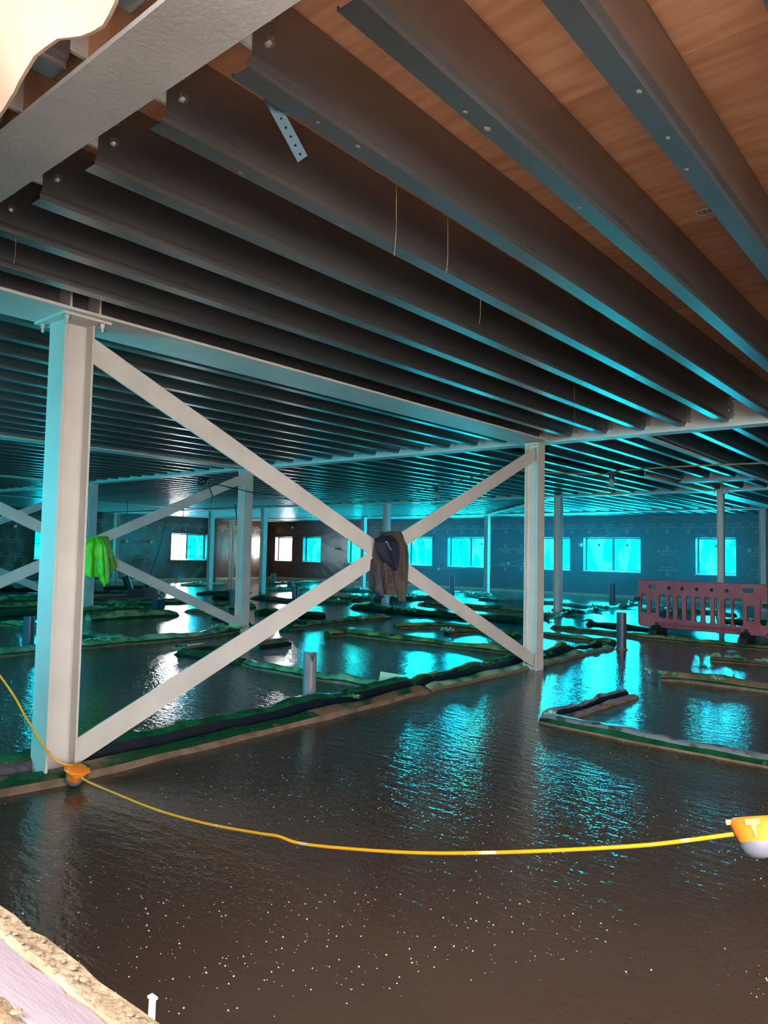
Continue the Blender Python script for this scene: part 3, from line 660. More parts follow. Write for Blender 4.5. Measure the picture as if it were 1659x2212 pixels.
bund('green bund end just right of the second braced column', [(-11.63, 9.9), (-11.5, 10.4)], 0.2, 0.13, G2, flaps=((0.9, 0.3),))
bund('green bund behind the brace crossing at left', [(-14.05, 14.6), (-13.4, 14.84), (-13.27, 16.0)], 0.28, 0.15, G1, step=0.2, flaps=((0.4, 0.5),))
bund('scruffy green bund behind the lower brace bar near the crossing', [(-13.4, 13.3), (-12.5, 13.7)], 0.26, 0.14, G3, flaps=((0.3, 0.4, 'green'), (0.7, 0.4)))
bund('pale film bund far behind the upper brace crossing', [(-16.92, 18.0), (-15.5, 18.26)], 0.26, 0.14, G4, flaps=((0.5, 0.6),))
bund('small dark bund below the lower brace bar', [(-10.6, 10.1), (-10.25, 10.5)], 0.24, 0.13, DK)
bund('long pale yellow bund under the lower brace bar, left of the long yellowed one', [(-9.04, 8.3), (-9.2, 9.02), (-9.25, 9.79), (-9.28, 10.8), (-9.25, 11.25)], 0.22, 0.12, G1, step=0.14, flaps=((0.1, 0.4, 'green'), (0.7, 0.3), (0.9, 0.3)))
bund('square ended muddy bund stub above the silver pipe', [(-7.66, 6.5), (-7.69, 7.1)], 0.2, 0.13, ('green', 'mud', 'navy'))
bund('heap of torn film bund behind the coat hem', [(-12.94, 15.3), (-12.93, 16.4), (-12.03, 16.79)], 0.26, 0.13, G3, step=0.2, flaps=((0.1, 0.6), (0.4, 0.7, 'mint'), (0.7, 0.7), (0.9, 0.5, 'green')))
bund('bright crumpled film bund right of the brace near the tall pipe', [(-13.67, 20.0), (-12.7, 19.4), (-11.7, 18.78)], 0.3, 0.15, ('green_pale', 'mint', 'green'), step=0.2, flaps=((0.5, 0.8, 'mint', 0.8), (0.9, 0.8, 'mint', 0.9)))
bund('short green bund between the crumpled film and the second column', [(-11.32, 17.8), (-10.5, 18.2)], 0.26, 0.13, G2)
bund('green bund seen through the slots of the red barrier', [(-6.55, 17.65), (-6.21, 17.88), (-5.25, 18.3), (-4.62, 18.0)], 0.26, 0.14, G1, step=0.2, flaps=((0.2, 0.6),))
bund('dark bund seen through the right slots of the red barrier', [(-4.37, 16.16), (-3.69, 16.24), (-2.9, 16.4)], 0.26, 0.14, G2, flaps=((0.4, 0.4, 'mint'),))
q = MB(); q.box((-0.11, -0.012, 0), (0.11, 0.012, 0.11)); o = q.build('foam_board', MT['mint']); o.location = (-4.46, 5.47, 0.05); o.rotation_euler = (-0.6, 0.12, 0.6)
tag(o, 'mint foam board offcut leaning on the thin green bund behind the silver pipe', 'foam board')

# ------------------------------------------------------------------ pipe stubs
def pipe(x, y, r, h, label, m='pvc', torn=False, collar=True):
    root = empty('pipe_stub', (x, y, 0)); tag(root, label, 'pipe')
    n = 28; q = MB(); t = 0.004
    def top(a): 
        if not torn: return h + 0.004 * nz(a * 2, x)
        d = abs((a - 5.85 + pi) % (2 * pi) - pi); return h - max(0, 0.075 * (1 - d / 0.55)) + 0.004 * nz(a * 3)
    for rr, up in ((r, 0), (r - t, 0)):
        for j in range(n):
            a = 2 * pi * j / n; q.v.append((rr * cos(a), rr * sin(a), -0.02))
        for j in range(n):
            a = 2 * pi * j / n; q.v.append((rr * cos(a), rr * sin(a), top(a)))
    for j in range(n):
        k = (j + 1) % n
        q.f += [(j, k, n + k, n + j), (2 * n + k, 2 * n + j, 3 * n + j, 3 * n + k), (n + j, n + k, 3 * n + k, 3 * n + j)]; q.mi += [0, 0, 0]
    q.build('tube', MT[m], root, True)
    if collar:
        q = MB(); q.lathe([(r * 1.35, -0.01), (r * 1.32, 0.006), (r * 1.12, 0.014), (r * 1.03, 0.022), (r * 0.99, 0.022)], 20); q.build('screed_collar', MT['mud'], root, True)
    return root
pipe(-4.42, 4.36, 0.056, 0.455, 'silver grey plastic pipe stub with a torn notched top, in mid foreground', 'pvc', True)
pipe(-4.1, 10.2, 0.07, 0.52, 'thick dark pipe stub right of the second column, at the bund end', 'pvc_dark')
pipe(-13.4, 19.5, 0.08, 0.62, 'slim tall dark pipe below the cyan double window', 'pvc_dark')
pipe(-7.85, 18.9, 0.085, 0.62, 'dark pipe stub under the wide cyan window', 'pvc_dark')
pipe(-9.5, 4.34, 0.07, 0.40, 'blue lit pipe stub left of the front column', 'pvc_dark')
pipe(-13.2, 10.55, 0.085, 0.42, 'blue pipe stub left of the second braced column', 'pvc_dark')
pipe(-13.97, 13.18, 0.085, 0.40, 'dark pipe stub under the clear window, just above the brace bar', 'pvc_dark')
pipe(-21.6, 19.2, 0.10, 0.42, 'farthest small dark pipe, left below the clear window', 'pvc_dark')
pipe(-18.6, 17.3, 0.11, 0.27, 'short black capped pipe below and right of the clear window', 'pvc_dark')
pipe(-4.7, 17.2, 0.075, 0.48, 'dark pipe stub seen through the barrier slots', 'pvc_dark')

# ------------------------------------------------------------------ red barrier
def rrect(x0, x1, y0, y1, r, n=5):
    r = min(r, (x1 - x0) / 2 - 1e-4, (y1 - y0) / 2 - 1e-4); P = []
    for cx, cy, a0 in ((x1 - r, y1 - r, 0), (x0 + r, y1 - r, pi / 2), (x0 + r, y0 + r, pi), (x1 - r, y0 + r, 1.5 * pi)):
        for k in range(n + 1):
            a = a0 + pi / 2 * k / n; P.append((cx + r * cos(a), cy + r * sin(a)))
    return P
def cutout_mesh(name, outer, holes, depth, bevel, m):
    cu = bpy.data.curves.new(name, 'CURVE'); cu.dimensions = '2D'; cu.fill_mode = 'BOTH'; cu.extrude = depth / 2; cu.bevel_depth = bevel; cu.bevel_resolution = 1; cu.offset = -bevel
    for poly in [outer] + holes:
        sp = cu.splines.new('POLY'); sp.points.add(len(poly) - 1); sp.use_cyclic_u = True
        for pt, (a, c) in zip(sp.points, poly): pt.co = (a, c, 0, 1)
    t = bpy.data.objects.new('t', cu); col.objects.link(t); bpy.context.view_layer.update()
    me = bpy.data.meshes.new_from_object(t); bpy.data.objects.remove(t); bpy.data.curves.remove(cu)
    me.name = name; me.materials.clear(); me.materials.append(m)
    me.transform(Matrix.Rotation(pi / 2, 4, 'X')); return me
def bx_px(px, py): return ((px - 870) / 1550 * 2.06, 0.10 + (1545 - py) / 590 * 0.80)
def hole(x0, x1, y0, y1, r=0.04):
    a, d = bx_px(x0, y1); c, e = bx_px(x1, y0); return rrect(a, c, d, e, r)
H = [hole(*t, r=0.05) for t in ((370, 465, 1108, 1412), (495, 550, 1110, 1414), (600, 662, 1112, 1415), (712, 775, 1114, 1418), (823, 885, 1114, 1420), (938, 1000, 1114, 1424), (1050, 1115, 1116, 1426), (1168, 1240, 1116, 1430), (1268, 1375, 1116, 1434))]
H += [hole(262, 328, 1180, 1340, 0.02), hole(1422, 1500, 1190, 1362, 0.02), hole(142, 208, 1112, 1368, 0.05), hole(1562, 1636, 1122, 1402, 0.05), hole(245, 340, 992, 1036, 0.03), hole(1382, 1496, 990, 1036, 0.03)]
BAR = cutout_mesh('panel', rrect(-1.03, 1.03, 0.13, 0.93, 0.07), H, 0.04, 0.008, MT['barrier'])
barrier = empty('safety_barrier', (-3.74, 12.55, 0), -0.055); tag(barrier, 'red plastic pedestrian barrier with vertical slots, standing at the right edge', 'barrier')
link('panel', BAR, barrier)
for px in (500, 665, 845, 1020, 1195):
    cx, cz = bx_px(px, 1026); q = MB(); q.lathe([(0, 0.0), (0.03, 0.0), (0.034, 0.006)], 14, Matrix.Translation((cx, -0.030, cz)) @ Matrix.Rotation(-pi / 2, 4, 'X')); q.build('dimple', MT['rubber'], barrier)
a, d = bx_px(410, 1502); c, e = bx_px(1350, 1452)
q = MB(); q.prism(rrect(a, c, d + 0.012, e - 0.012, 0.02), (0, -0.0285, 0), (0, -0.031, 0), up=(0, 0, 1), side=(1, 0, 0))
for px in (430, 585, 1150, 1320):
    cx, cz = bx_px(px, 1478); q.prism(rrect(cx - 0.05, cx + 0.05, cz - 0.045, cz + 0.045, 0.045), (0, -0.0284, 0), (0, -0.0314, 0), up=(0, 0, 1), side=(1, 0, 0))
q.build('recess_shade', mat('barrier_recess_shade', (0.25, 0.035, 0.055), 0.5), barrier)  # recess drawn as a thin plate, its shade put into darker red
for sx in (-0.69, 0.72):
    q = MB(); q.box((sx - 0.03, -0.045, 0.0), (sx + 0.03, 0.045, 0.22))
    q.box((sx - 0.07, -0.22, 0.0), (sx + 0.07, 0.22, 0.09)); q.prism([(-0.22, 0.09), (0.22, 0.09), (0.07, 0.17), (-0.07, 0.17)], (sx - 0.06, 0, 0), (sx + 0.06, 0, 0), up=(0, 0, 1), side=(0, 1, 0))
    q.build('foot', MT['rubber'], barrier)
for sx in (-1.035, 1.01):
    q = MB(); q.box((sx - 0.05, -0.05, 0.56), (sx + 0.05, 0.05, 0.63)); q.build('clip', MT['rubber'], barrier)
flat = empty('flat_barrier_board', (-3.6, 13.15, 0.07), -0.08); tag(flat, 'red and white striped barrier board lying flat behind the upright barrier', 'barrier board')
q = MB(); q.prism(rrect(-1.0, 1.0, -0.38, 0.38, 0.05), (0, 0, 0.03), (0, 0, 0.075), up=(0, 1, 0), side=(1, 0, 0)); q.build('board', MT['barrier'], flat)
for k in range(7):
    q = MB(); x0 = -0.88 + k * 0.27
    q.prism([(x0, -0.12), (x0 + 0.13, -0.12), (x0 + 0.24, 0.14), (x0 + 0.11, 0.14)], (0, 0, 0.075), (0, 0, 0.079), up=(0, 1, 0), side=(1, 0, 0)); q.build('stripe', MT['stripe'], flat)
for s in (-1, 1):
    q = MB(); q.prism(rrect(-0.92, 0.92, s * 0.27 - 0.025, s * 0.27 + 0.025, 0.02), (0, 0, 0.075), (0, 0, 0.085), up=(0, 1, 0), side=(1, 0, 0)); q.build('rib', MT['stripe'], flat)
lying = empty('fallen_barrier', (-16.9, 9.9, 0.0), 1.45); tag(lying, 'dark red slotted barrier lying flat under the pump at left', 'barrier')
o = link('panel', BAR, lying); o.rotation_euler = (-pi / 2, 0, 0); o.location = (0, -0.5, 0.09)
pump = empty('screed_pump', (-16.3, 10.1, 0.1), 1.2); tag(pump, 'small black pump with raised hose lying on the flat red barrier', 'pump')
q = MB(); q.box((-0.28, -0.1, 0), (0.12, 0.1, 0.19)); ph_ = q.build('housing', MT['black'], pump)
q = MB(); q.box((0.12, -0.1, 0.0), (0.34, 0.1, 0.21)); q.build('motor_box', MT['pvc_dark'], pump)
q = MB(); q.tube([(-0.2, 0, 0.15), (-0.27, 0, 0.32), (-0.33, 0, 0.5)], [0.08, 0.085, 0.09], 12); q.build('hose', MT['black'], pump, True)
q = MB(); q.lathe([(0, -0.03), (0.1, -0.03), (0.1, 0.03), (0, 0.03)], 16, Matrix.Translation((-0.22, -0.11, 0.09)) @ Matrix.Rotation(pi / 2, 4, 'X')); q.build('wheel', MT['rubber'], ph_)
q = MB(); q.box((-0.045, -0.045, 0), (0.045, 0.045, 0.42)); o = q.build('timber_stake', MT['wood']); o.location = (-16.85, 11.0, 0); o.rotation_euler = (0.05, 0, 0.4); tag(o, 'upright timber stake behind the black pump', 'stake')
q = MB(); q.box((-0.09, -0.09, 0), (0.09, 0.09, 0.2)); o = q.build('blue_tub', MT['strap']); o.location = (-14.05, 9.2, 0.0); tag(o, 'small blue tub standing at the end of the scruffy bund', 'tub')

# ------------------------------------------------------------------ clothes on the braces
def cloth(name, rows, X, mats, parent, amp=0.02, folds=3.0, bulge=0.05, seed=1, n=24, t=0.012, back=False, hem=None):
    """rows: (z, yl, yr) top to bottom; surface at X bulging towards +X, closed behind"""
    R = []
    for k in range(len(rows) - 1):
        m_ = max(1, int((rows[k][0] - rows[k + 1][0]) / 0.02))
        for j in range(m_):
            u = j / m_; R.append(tuple(rows[k][i] * (1 - u) + rows[k + 1][i] * u for i in range(3)))
    R.append(rows[-1]); q = MB(); NR = len(R)
    for side in (0, 1):
        for k, (z, a, c) in enumerate(R):
            d = k / (NR - 1)
            for j in range(n + 1):
                u = j / n; y = a + (c - a) * u + 0.004 * nz(k * 0.3, j * 0.4, seed)
                env = sin(pi * min(max(u, 0.03), 0.97)) ** 0.6
                w = sin((u * folds + 0.35 * nz(d * 2.2, seed)) * 2 * pi + seed) * amp * (0.35 + d) + 0.5 * amp * nz(u * 5, d * 5, seed + 3)
                lf = min(1, d * 6 + 0.15); x = X - 0.03 * (1 - lf) + (bulge * env + w * env) * lf * (1 if side == 0 else -0.25) - (t if side else 0)
                zz = z + 0.004 * nz(u * 6, seed, k * 0.1)
                if hem:
                    for (ua, da), (ub, db) in zip(hem[:-1], hem[1:]):
                        if ua <= u <= ub: zz += (da + (db - da) * (u - ua) / (ub - ua)) * d ** 2.5
                q.v.append((x, y, zz))
    W = n + 1; B = NR * W
    for k in range(NR - 1):
        for j in range(n):
            q.f.append((k * W + j, k * W + j + 1, (k + 1) * W + j + 1, (k + 1) * W + j)); q.mi.append(0)
            q.f.append((B + k * W + j, B + (k + 1) * W + j, B + (k + 1) * W + j + 1, B + k * W + j + 1)); q.mi.append(0)
        for j in (0, n): q.f.append((k * W + j, (k + 1) * W + j, B + (k + 1) * W + j, B + k * W + j)); q.mi.append(0)
    for k in (0, NR - 1):
        for j in range(n): q.f.append((k * W + j, k * W + j + 1, B + k * W + j + 1, B + k * W + j)); q.mi.append(0)
    o = q.build(name, MT[mats], parent, True); return o
coat = empty('work_coat', (0, 0, 0)); tag(coat, 'brown work coat hanging over the crossing of the near brace', 'coat')
cloth('coat_body', [(1.49, 4.94, 5.122), (1.457, 4.878, 5.136), (1.419, 4.755, 5.144), (1.358, 4.739, 5.150), (1.278, 4.723, 5.150), (1.218, 4.731, 5.150), (1.166, 4.735, 5.148), (1.12, 4.745, 5.145), (1.09, 4.77, 5.142), (1.06, 4.80, 5.14), (1.02, 4.825, 5.13), (0.96, 4.835, 5.10)], -4.055, 'coat', coat, 0.022, 2.3, 0.045, 2, hem=[(0, 0.05), (0.12, 0.0), (0.3, -0.025), (0.55, -0.02), (0.75, 0.01), (1, 0.06)])
cloth('coat_sleeve', [(1.44, 5.03, 5.13), (1.30, 5.05, 5.155), (1.15, 5.045, 5.162), (1.027, 5.03, 5.152), (0.954, 5.03, 5.142), (0.90, 5.045, 5.125)], -4.035, 'coat', coat, 0.016, 1.5, 0.04, 5, hem=[(0, 0.02), (0.4, -0.03), (1, 0.03)])
cfe = cloth('coat_front_edge', [(1.30, 4.80, 4.87), (1.17, 4.815, 4.90), (1.08, 4.83, 4.925), (1.02, 4.85, 4.915), (0.985, 4.87, 4.90)], -4.02, 'coat', coat, 0.010, 1.0, 0.025, 8)
cloth('coat_lining', [(1.26, 4.72, 4.85), (1.177, 4.713, 4.86), (1.118, 4.709, 4.874), (1.039, 4.706, 4.902), (0.988, 4.707, 4.916), (0.928, 4.788, 4.88)], -4.075, 'lining', coat, 0.016, 1.5, 0.035, 3, hem=[(0, 0.03), (0.3, 0.0), (0.7, -0.015), (1, 0.03)])
for k in range(4):
    q = MB(); q.lathe([(0, 0), (0.007, 0), (0.007, 0.004), (0, 0.005)], 10, Matrix.Translation((-3.978, 4.855 + 0.004 * k, 1.15 - 0.05 * k)) @ Matrix.Rotation(pi / 2, 4, 'Y')); q.build('button', MT['black'], cfe)
cloth('coat_back', [(1.485, 4.9, 5.12), (1.3, 4.78, 5.15), (1.1, 4.78, 5.14), (1.0, 4.85, 5.12)], -4.105, 'coat', coat, 0.01, 2, -0.03, 4)
capo = empty('navy_cap', (0, 0, 0)); tag(capo, 'navy cap with white stitched mark hung over the brown coat', 'cap')
cloth('cap_body', [(1.449, 4.817, 4.918), (1.416, 4.72, 4.963), (1.388, 4.691, 4.983), (1.337, 4.71, 4.991), (1.278, 4.749, 5.0), (1.219, 4.812, 4.988), (1.179, 4.875, 4.977), (1.151, 4.92, 4.946)], -4.0, 'capnavy', capo, 0.008, 1.6, 0.04, 6)
for k, (yy, zz, sy, sz) in enumerate(((4.772, 1.392, 0.008, 0.007), (4.786, 1.388, 0.006, 0.006), (4.797, 1.374, 0.005, 0.006), (4.806, 1.358, 0.006, 0.008), (4.822, 1.344, 0.006, 0.005), (4.838, 1.332, 0.007, 0.006))):
    q = MB(); q.box((-3.966, yy - sy * .6, zz - sz * .5), (-3.955, yy + sy * .6, zz + sz * .5)); q.build('stitched_mark', MT['stitch'], capo)
jk = empty('hi_vis_jacket', (0, 0, 0)); tag(jk, 'lime green hi-vis jacket hung on the second brace beside the front column', 'jacket')
cloth('front', [(1.437, 5.0, 5.122), (1.398, 4.928, 5.137), (1.281, 4.869, 5.162), (1.129, 4.863, 5.202), (0.976, 4.864, 5.222), (0.909, 4.86, 5.225)], -9.2, 'lime', jk, 0.03, 2.2, 0.05, 11, hem=[(0, 0.02), (0.3, -0.01), (0.6, 0.0), (1, 0.05)])
cloth('sleeve', [(1.41, 5.04, 5.13), (1.30, 5.05, 5.16), (1.1, 5.05, 5.20), (0.945, 5.041, 5.219), (0.883, 5.082, 5.215), (0.822, 5.111, 5.204)], -9.165, 'lime', jk, 0.02, 1.5, 0.05, 12, hem=[(0, 0.03), (0.5, -0.02), (1, 0.02)])
cloth('back', [(1.451, 5.09, 5.225), (1.377, 5.1, 5.256), (1.284, 5.13, 5.28), (1.16, 5.15, 5.326), (1.042, 5.2, 5.373), (0.973, 5.225, 5.321)], -9.22, 'lime2', jk, 0.02, 1.6, 0.03, 14)

# ------------------------------------------------------------------ temporary lighting
def bulkhead(loc, tilt, s, label, yaw=0.0):
    root = empty('festoon_lamp', loc); tag(root, label, 'lamp'); root.rotation_euler = tilt.to_euler(); root.scale = (s, s, s)
    q = MB(); q.lathe([(0, 0.052), (0.052, 0.052), (0.060, 0.047), (0.064, 0.036), (0.061, 0.030), (0.050, -0.012), (0.0495, -0.014), (0, -0.014)], 32); hs = q.build('housing', MT['orange'], root, True)
    q = MB(); q.lathe([(0.0485, -0.014), (0.047, -0.028), (0.040, -0.044), (0.026, -0.056), (0.012, -0.060), (0, -0.061)], 32); q.build('diffuser', MT['diffuser'], root, True)
    q = MB(); q.box((-0.020, -0.070, 0.028), (0.018, -0.052, 0.044)); q.prism([(-0.008, 0), (0.008, 0), (0.002, -0.036), (-0.002, -0.036)], (0, -0.050, 0.03), (0, -0.062, 0.03), up=(0, 0, 1), side=(1, 0, 0)); q.build('clip', MT['orange'], hs)
    for s_ in (-1, 1):
        q = MB(); q.box((s_ * 0.058 - 0.014, -0.018, 0.034), (s_ * 0.058 + 0.014, 0.018, 0.048)); q.build('cable_lug', MT['orange'], hs)
    return root
bulkhead((-3.86, 2.05, 0.060), Matrix.Rotation(1.083, 4, 'Z') @ Matrix.Rotation(0.30, 4, 'X') @ Matrix.Rotation(0.2, 4, 'Y'), 0.92, 'orange bulkhead lamp with pale dome at the foot of the front column')
lean = Matrix.Rotation(0.2, 4, Vector((0, 1, 0)))
bulkhead((-0.5475, 2.352, 0.508), Matrix.Rotation(0.23, 4, 'Z') @ Matrix.Rotation(-0.33, 4, 'X') @ Matrix.Rotation(-0.24, 4, 'Y'), 0.98, 'orange bulkhead lamp with frosted dome hanging at the right edge')
def smooth_path(pts, n=6):
    P = [Vector(p) for p in pts]; out = []
    for k in range(len(P) - 1):
        p0, p1, p2, p3 = P[max(k - 1, 0)], P[k], P[k + 1], P[min(k + 2, len(P) - 1)]
        for j in range(n):
            t = j / n; out.append(0.5 * ((2 * p1) + (p2 - p0) * t + (2 * p0 - 5 * p1 + 4 * p2 - p3) * t * t + (3 * p1 - p0 - 3 * p2 + p3) * t ** 3))
    out.append(P[-1]); return out
def cable(name, pts, r, m, label, cat='cable', group=None):
    q = MB(); q.tube(smooth_path(pts), r, 8); o = q.build(name, MT[m], None, True); return tag(o, label, cat, group)
cable('festoon_cable', [(-3.79, 2.045, 0.075), (-3.737, 2.043, 0.062), (-3.516, 2.063, 0.048), (-3.149, 2.097, 0.033), (-2.792, 2.13, 0.046), (-2.473, 2.159, 0.078), (-2.366, 2.168, 0.091), (-2.237, 2.18, 0.091), (-1.975, 2.204, 0.132), (-1.676, 2.232, 0.19), (-1.41, 2.256, 0.255), (-1.139, 2.281, 0.329), (-0.843, 2.308, 0.417), (-0.602, 2.33, 0.505)], 0.0062, 'cable', 'yellow cable sagging across the foreground between the two orange lamps')
cable('festoon_cable', [(-0.49, 2.37, 0.55), (-0.42, 2.40, 0.60), (0.4, 2.7, 0.95), (1.5, 3.1, 1.4)], 0.0062, 'cable', 'yellow cable leaving the right hand orange lamp for the frame edge')
cable('festoon_cable', [(-3.875, 2.04, 0.112), (-3.92, 1.955, 0.16), (-4.05, 1.875, 0.34), (-4.2, 1.774, 0.586), (-4.6, 1.42, 1.20), (-5.0, 1.1, 2.0)], 0.0058, 'cable', 'yellow cable rising left from the orange lamp across the front column')
cable('festoon_cable', [(-13.521, 11.5, 2.56), (-12.249, 12.2, 2.53), (-10.385, 12.1, 2.53), (-9.372, 11.951, 2.55), (-7.977, 11.048, 2.56), (-6.613, 10.018, 2.54), (-5.588, 9.391, 2.56), (-5.121, 9.87, 2.54), (-4.527, 10.495, 2.54), (-4.327, 10.396, 2.56), (-3.492, 10.092, 2.54), (-2.867, 10.221, 2.55), (-1.8, 10.5, 2.56)], 0.011, 'string', 'yellow brown cable slung under the joists carrying two caged lamps')
def caged(x, y, z, label):
    root = empty('caged_lamp', (x, y, z)); tag(root, label, 'lamp')
    q = MB(); q.lathe([(0, 0.02), (0.05, 0.02), (0.05, 0.0), (0.033, 0.0), (0.033, -0.085), (0, -0.085)], 16); q.build('lamp_holder', MT['black'], root, True)
    q = MB(); q.lathe([(0.018, -0.085), (0.03, -0.10), (0.044, -0.135), (0.042, -0.165), (0.026, -0.19), (0, -0.198)], 20); q.build('bulb', MT['bulb'], root, True)
    q = MB()
    for k in range(6):
        a = k * pi / 3; q.tube([(0.035 * cos(a), 0.035 * sin(a), -0.04), (0.075 * cos(a), 0.075 * sin(a), -0.11), (0.088 * cos(a), 0.088 * sin(a), -0.30), (0.02 * cos(a), 0.02 * sin(a), -0.325)], 0.0035, 5)
    for zz, r in ((-0.11, 0.075), (-0.21, 0.083), (-0.30, 0.088)):
        q.tube([(r * cos(2 * pi * k / 16), r * sin(2 * pi * k / 16), zz) for k in range(17)], 0.0035, 5, caps=False)
    q.build('wire_cage', MT['string'], root)
caged(-4.40, 10.55, 2.55, 'caged lamp hanging under the joists between the second column and the right edge')
caged(-8.1, 11.2, 2.55, 'smaller caged lamp hanging under the joists above the coat')
def wall_lamp(p, label):
    q = MB(); q.lathe([(0, 0.05), (0.05, 0.045), (0.06, 0.0), (0.055, -0.035), (0.03, -0.06), (0, -0.065)], 14); o = q.build('wall_lamp', MT['stripe'], None, True); o.location = p; tag(o, label, 'lamp')
WL = [((-24.88, YN - 0.1, 2.39), 'small white festoon lamp above the clear window'), ((-22.11, YN - 0.1, 1.44), 'small white festoon lamp right of the first narrow cyan window'), ((-16.6, YN - 0.1, 0.72), 'small white festoon lamp below and right of the window by the coat'),
      ((-13.5, YN - 0.1, 1.01), 'small white festoon lamp left of the second column'), ((-10.75, YN - 0.1, 1.7), 'small festoon lamp at the left jamb of the wide cyan window'), ((-5.5, YN - 0.1, 1.59), 'small white festoon lamp right of the rightmost window')]
for p, lb in WL: wall_lamp(p, lb)
WJ = [((XW + 0.1, 11.45, 1.98), 'small festoon lamp high on the far left wall'), ((XW + 0.1, 15.8, 1.56), 'small festoon lamp right of the white wall column'), ((XW + 0.1, 16.9, 1.56), 'small festoon lamp left of the half clear window')]
for p, lb in WJ: wall_lamp(p, lb)
cable('lamp_wire', [(-26.4, YN - 0.08, 2.45), (-25.74, YN - 0.08, 2.60), (-24.88, YN - 0.08, 2.40), (-22.11, YN - 0.08, 1.46), (-19.5, YN - 0.08, 0.9), (-16.6, YN - 0.08, 0.74), (-13.5, YN - 0.08, 1.03), (-10.75, YN - 0.08, 1.72), (-7.89, YN - 0.08, 2.60), (-6.8, YN - 0.08, 2.0), (-5.5, YN - 0.08, 1.6), (-4.6, YN - 0.08, 1.4)], 0.008, 'string', 'thin festoon wire swooping along the row of cyan windows')
cable('lamp_wire', [(XW + 0.08, 10.0, 2.1), (XW + 0.08, 11.45, 2.0), (XW + 0.08, 14.2, 1.6), (XW + 0.08, 15.8, 1.58), (XW + 0.08, 17.6, 1.58), (XW + 0.08, 19.80, 2.0)], 0.008, 'string', 'thin festoon wire along the far left wall')
for i, (x, y, dx, dy, z1, lb) in enumerate(((-18.0, 12.0, 0.5, -1.0, 0.15, 'long black lead hanging from the joists down to the pump'), (-19.0, 13.2, 0.1, -0.3, 0.0, 'thin black lead hanging beside the longer one'), (-17.2, 13.7, -0.1, 0.3, 1.9, 'thick black lead dangling above the half clear window'), (-18.5, 11.0, 0.0, 0.05, 1.1, 'faint thin wire hanging right of the lime jacket'))):
    cable('hanging_lead', [(x, y, ZT), (x + dx * 0.3, y + dy * 0.3, (2.62 + z1) / 2 + 0.1), (x + dx, y + dy, z1)], 0.010 if i != 2 else 0.018, 'black', lb)
q = MB()
for k in range(3):
    q.tube([(-9.232 + 0.013 * k, 6.72 + 0.07 * cos(2 * pi * j / 16) * (1 + .2 * k), 2.33 + 0.055 * sin(2 * pi * j / 16 + k)) for j in range(17)], 0.009, 6)
q.tube([(-9.17, 6.78, 2.3), (-9.15, 6.86, 2.12), (-9.15, 6.84, 2.0)], 0.008, 6); q.tube([(-9.17, 6.76, 2.32), (-9.1, 7.6, 2.22), (-9.1, 8.6, 2.2)], 0.007, 6)
tag(q.build('cable_coil', MT['black'], None, True), 'coil of dark cable tied on the second brace near its top', 'cable')

# ------------------------------------------------------------------ small things under the joists
q = MB(); L = 0.155; w = 0.019
outer = [(-w, -L), (w, -L), (w, 0.05), (-w, 0.05)]
ST = cutout_mesh('strap', outer, [rrect(-0.004, 0.004, -L + 0.016 + 0.028 * k - 0.004, -L + 0.016 + 0.028 * k + 0.004, 0.004, 3) for k in range(6)], 0.002, 0.0, MT['strap'])
o = link('perforated_strap', ST); o.location = (-1.655, 1.43, 2.637); o.rotation_euler = (0, 0, 0)
dv = Vector((0, 0.114, -0.104)).normalized(); nv = Vector((1, 0, 0)).cross(dv)
sidev = Vector((0.55, 0.60, 0.58)); sidev = (sidev - dv * sidev.dot(dv)).normalized(); nv = sidev.cross(-dv)
mm = Matrix.Identity(4)
for i in range(3): mm[i][0] = sidev[i]; mm[i][2] = -dv[i]; mm[i][1] = -nv[i]; mm[i][3] = (-1.655, 1.43, 2.64)[i]
o.matrix_world = mm; tag(o, 'blue perforated steel strap hanging from a near joist', 'strap')
sk = empty('sticker', (-0.99, 3.457, ZT - 0.001)); tag(sk, 'small white printed sticker on the plywood deck at upper right', 'sticker')
q = MB(); q.box((-0.045, -0.03, -0.001), (0.045, 0.03, 0.0)); q.build('paper', MT['sticker'], sk)
q = MB()
for k, (a, c) in enumerate(((-0.036, -0.030), (-0.024, -0.020), (-0.014, -0.006), (0.0, 0.004), (0.010, 0.018), (0.024, 0.028))): q.box((a, -0.018, -0.0016), (c, 0.006, -0.001))
q.box((-0.036, 0.012, -0.0016), (0.02, 0.018, -0.001)); q.build('printed_bars', MT['ink'], sk)
for (x, y, l, lb) in ((-2.69, 5.66, 0.24, 'yellow string hanging between the joists above the second column'), (-1.71, 2.07, 0.22, 'fine thread hanging from a joist at upper centre'), (-1.74, 2.45, 0.16, 'fine thread hanging right of the upper centre one'), (-2.03, 3.16, 0.14, 'short thread hanging from a joist in mid ceiling'), (-3.22, 1.33, 0.12, 'brown string tuft hanging at the far left edge')):
    cable('hanging_string', [(x, y, ZT), (x + 0.006, y + 0.006, JZ - l * 0.4), (x, y + 0.004, JZ - l)], 0.0009, 'string', lb, 'string')
rs = random.Random(3)
SP = []
for k in range(3):
    q = MB(); n = 9; q.poly([((0.004 + 0.007 * rs.random()) * cos(2 * pi * j / n), (0.005 + 0.012 * rs.random()) * sin(2 * pi * j / n), 0) for j in range(n)]); SP.append(q.mesh('splash', MT['splat']))
jl = [o for o in col.objects if o.name.startswith('joist') and o.data == JM[1]]
for j in jl:
    X = j.location.x
    if X < -5: continue
    for k in range(4):
        o = link('splash', SP[k % 3], j); o.location = (0.012 + 0.045 * rs.random(), 1.4 + 5.5 * rs.random() ** 1.6, JZ - 0.0012); o.scale = [0.5 + 0.9 * rs.random()] * 3

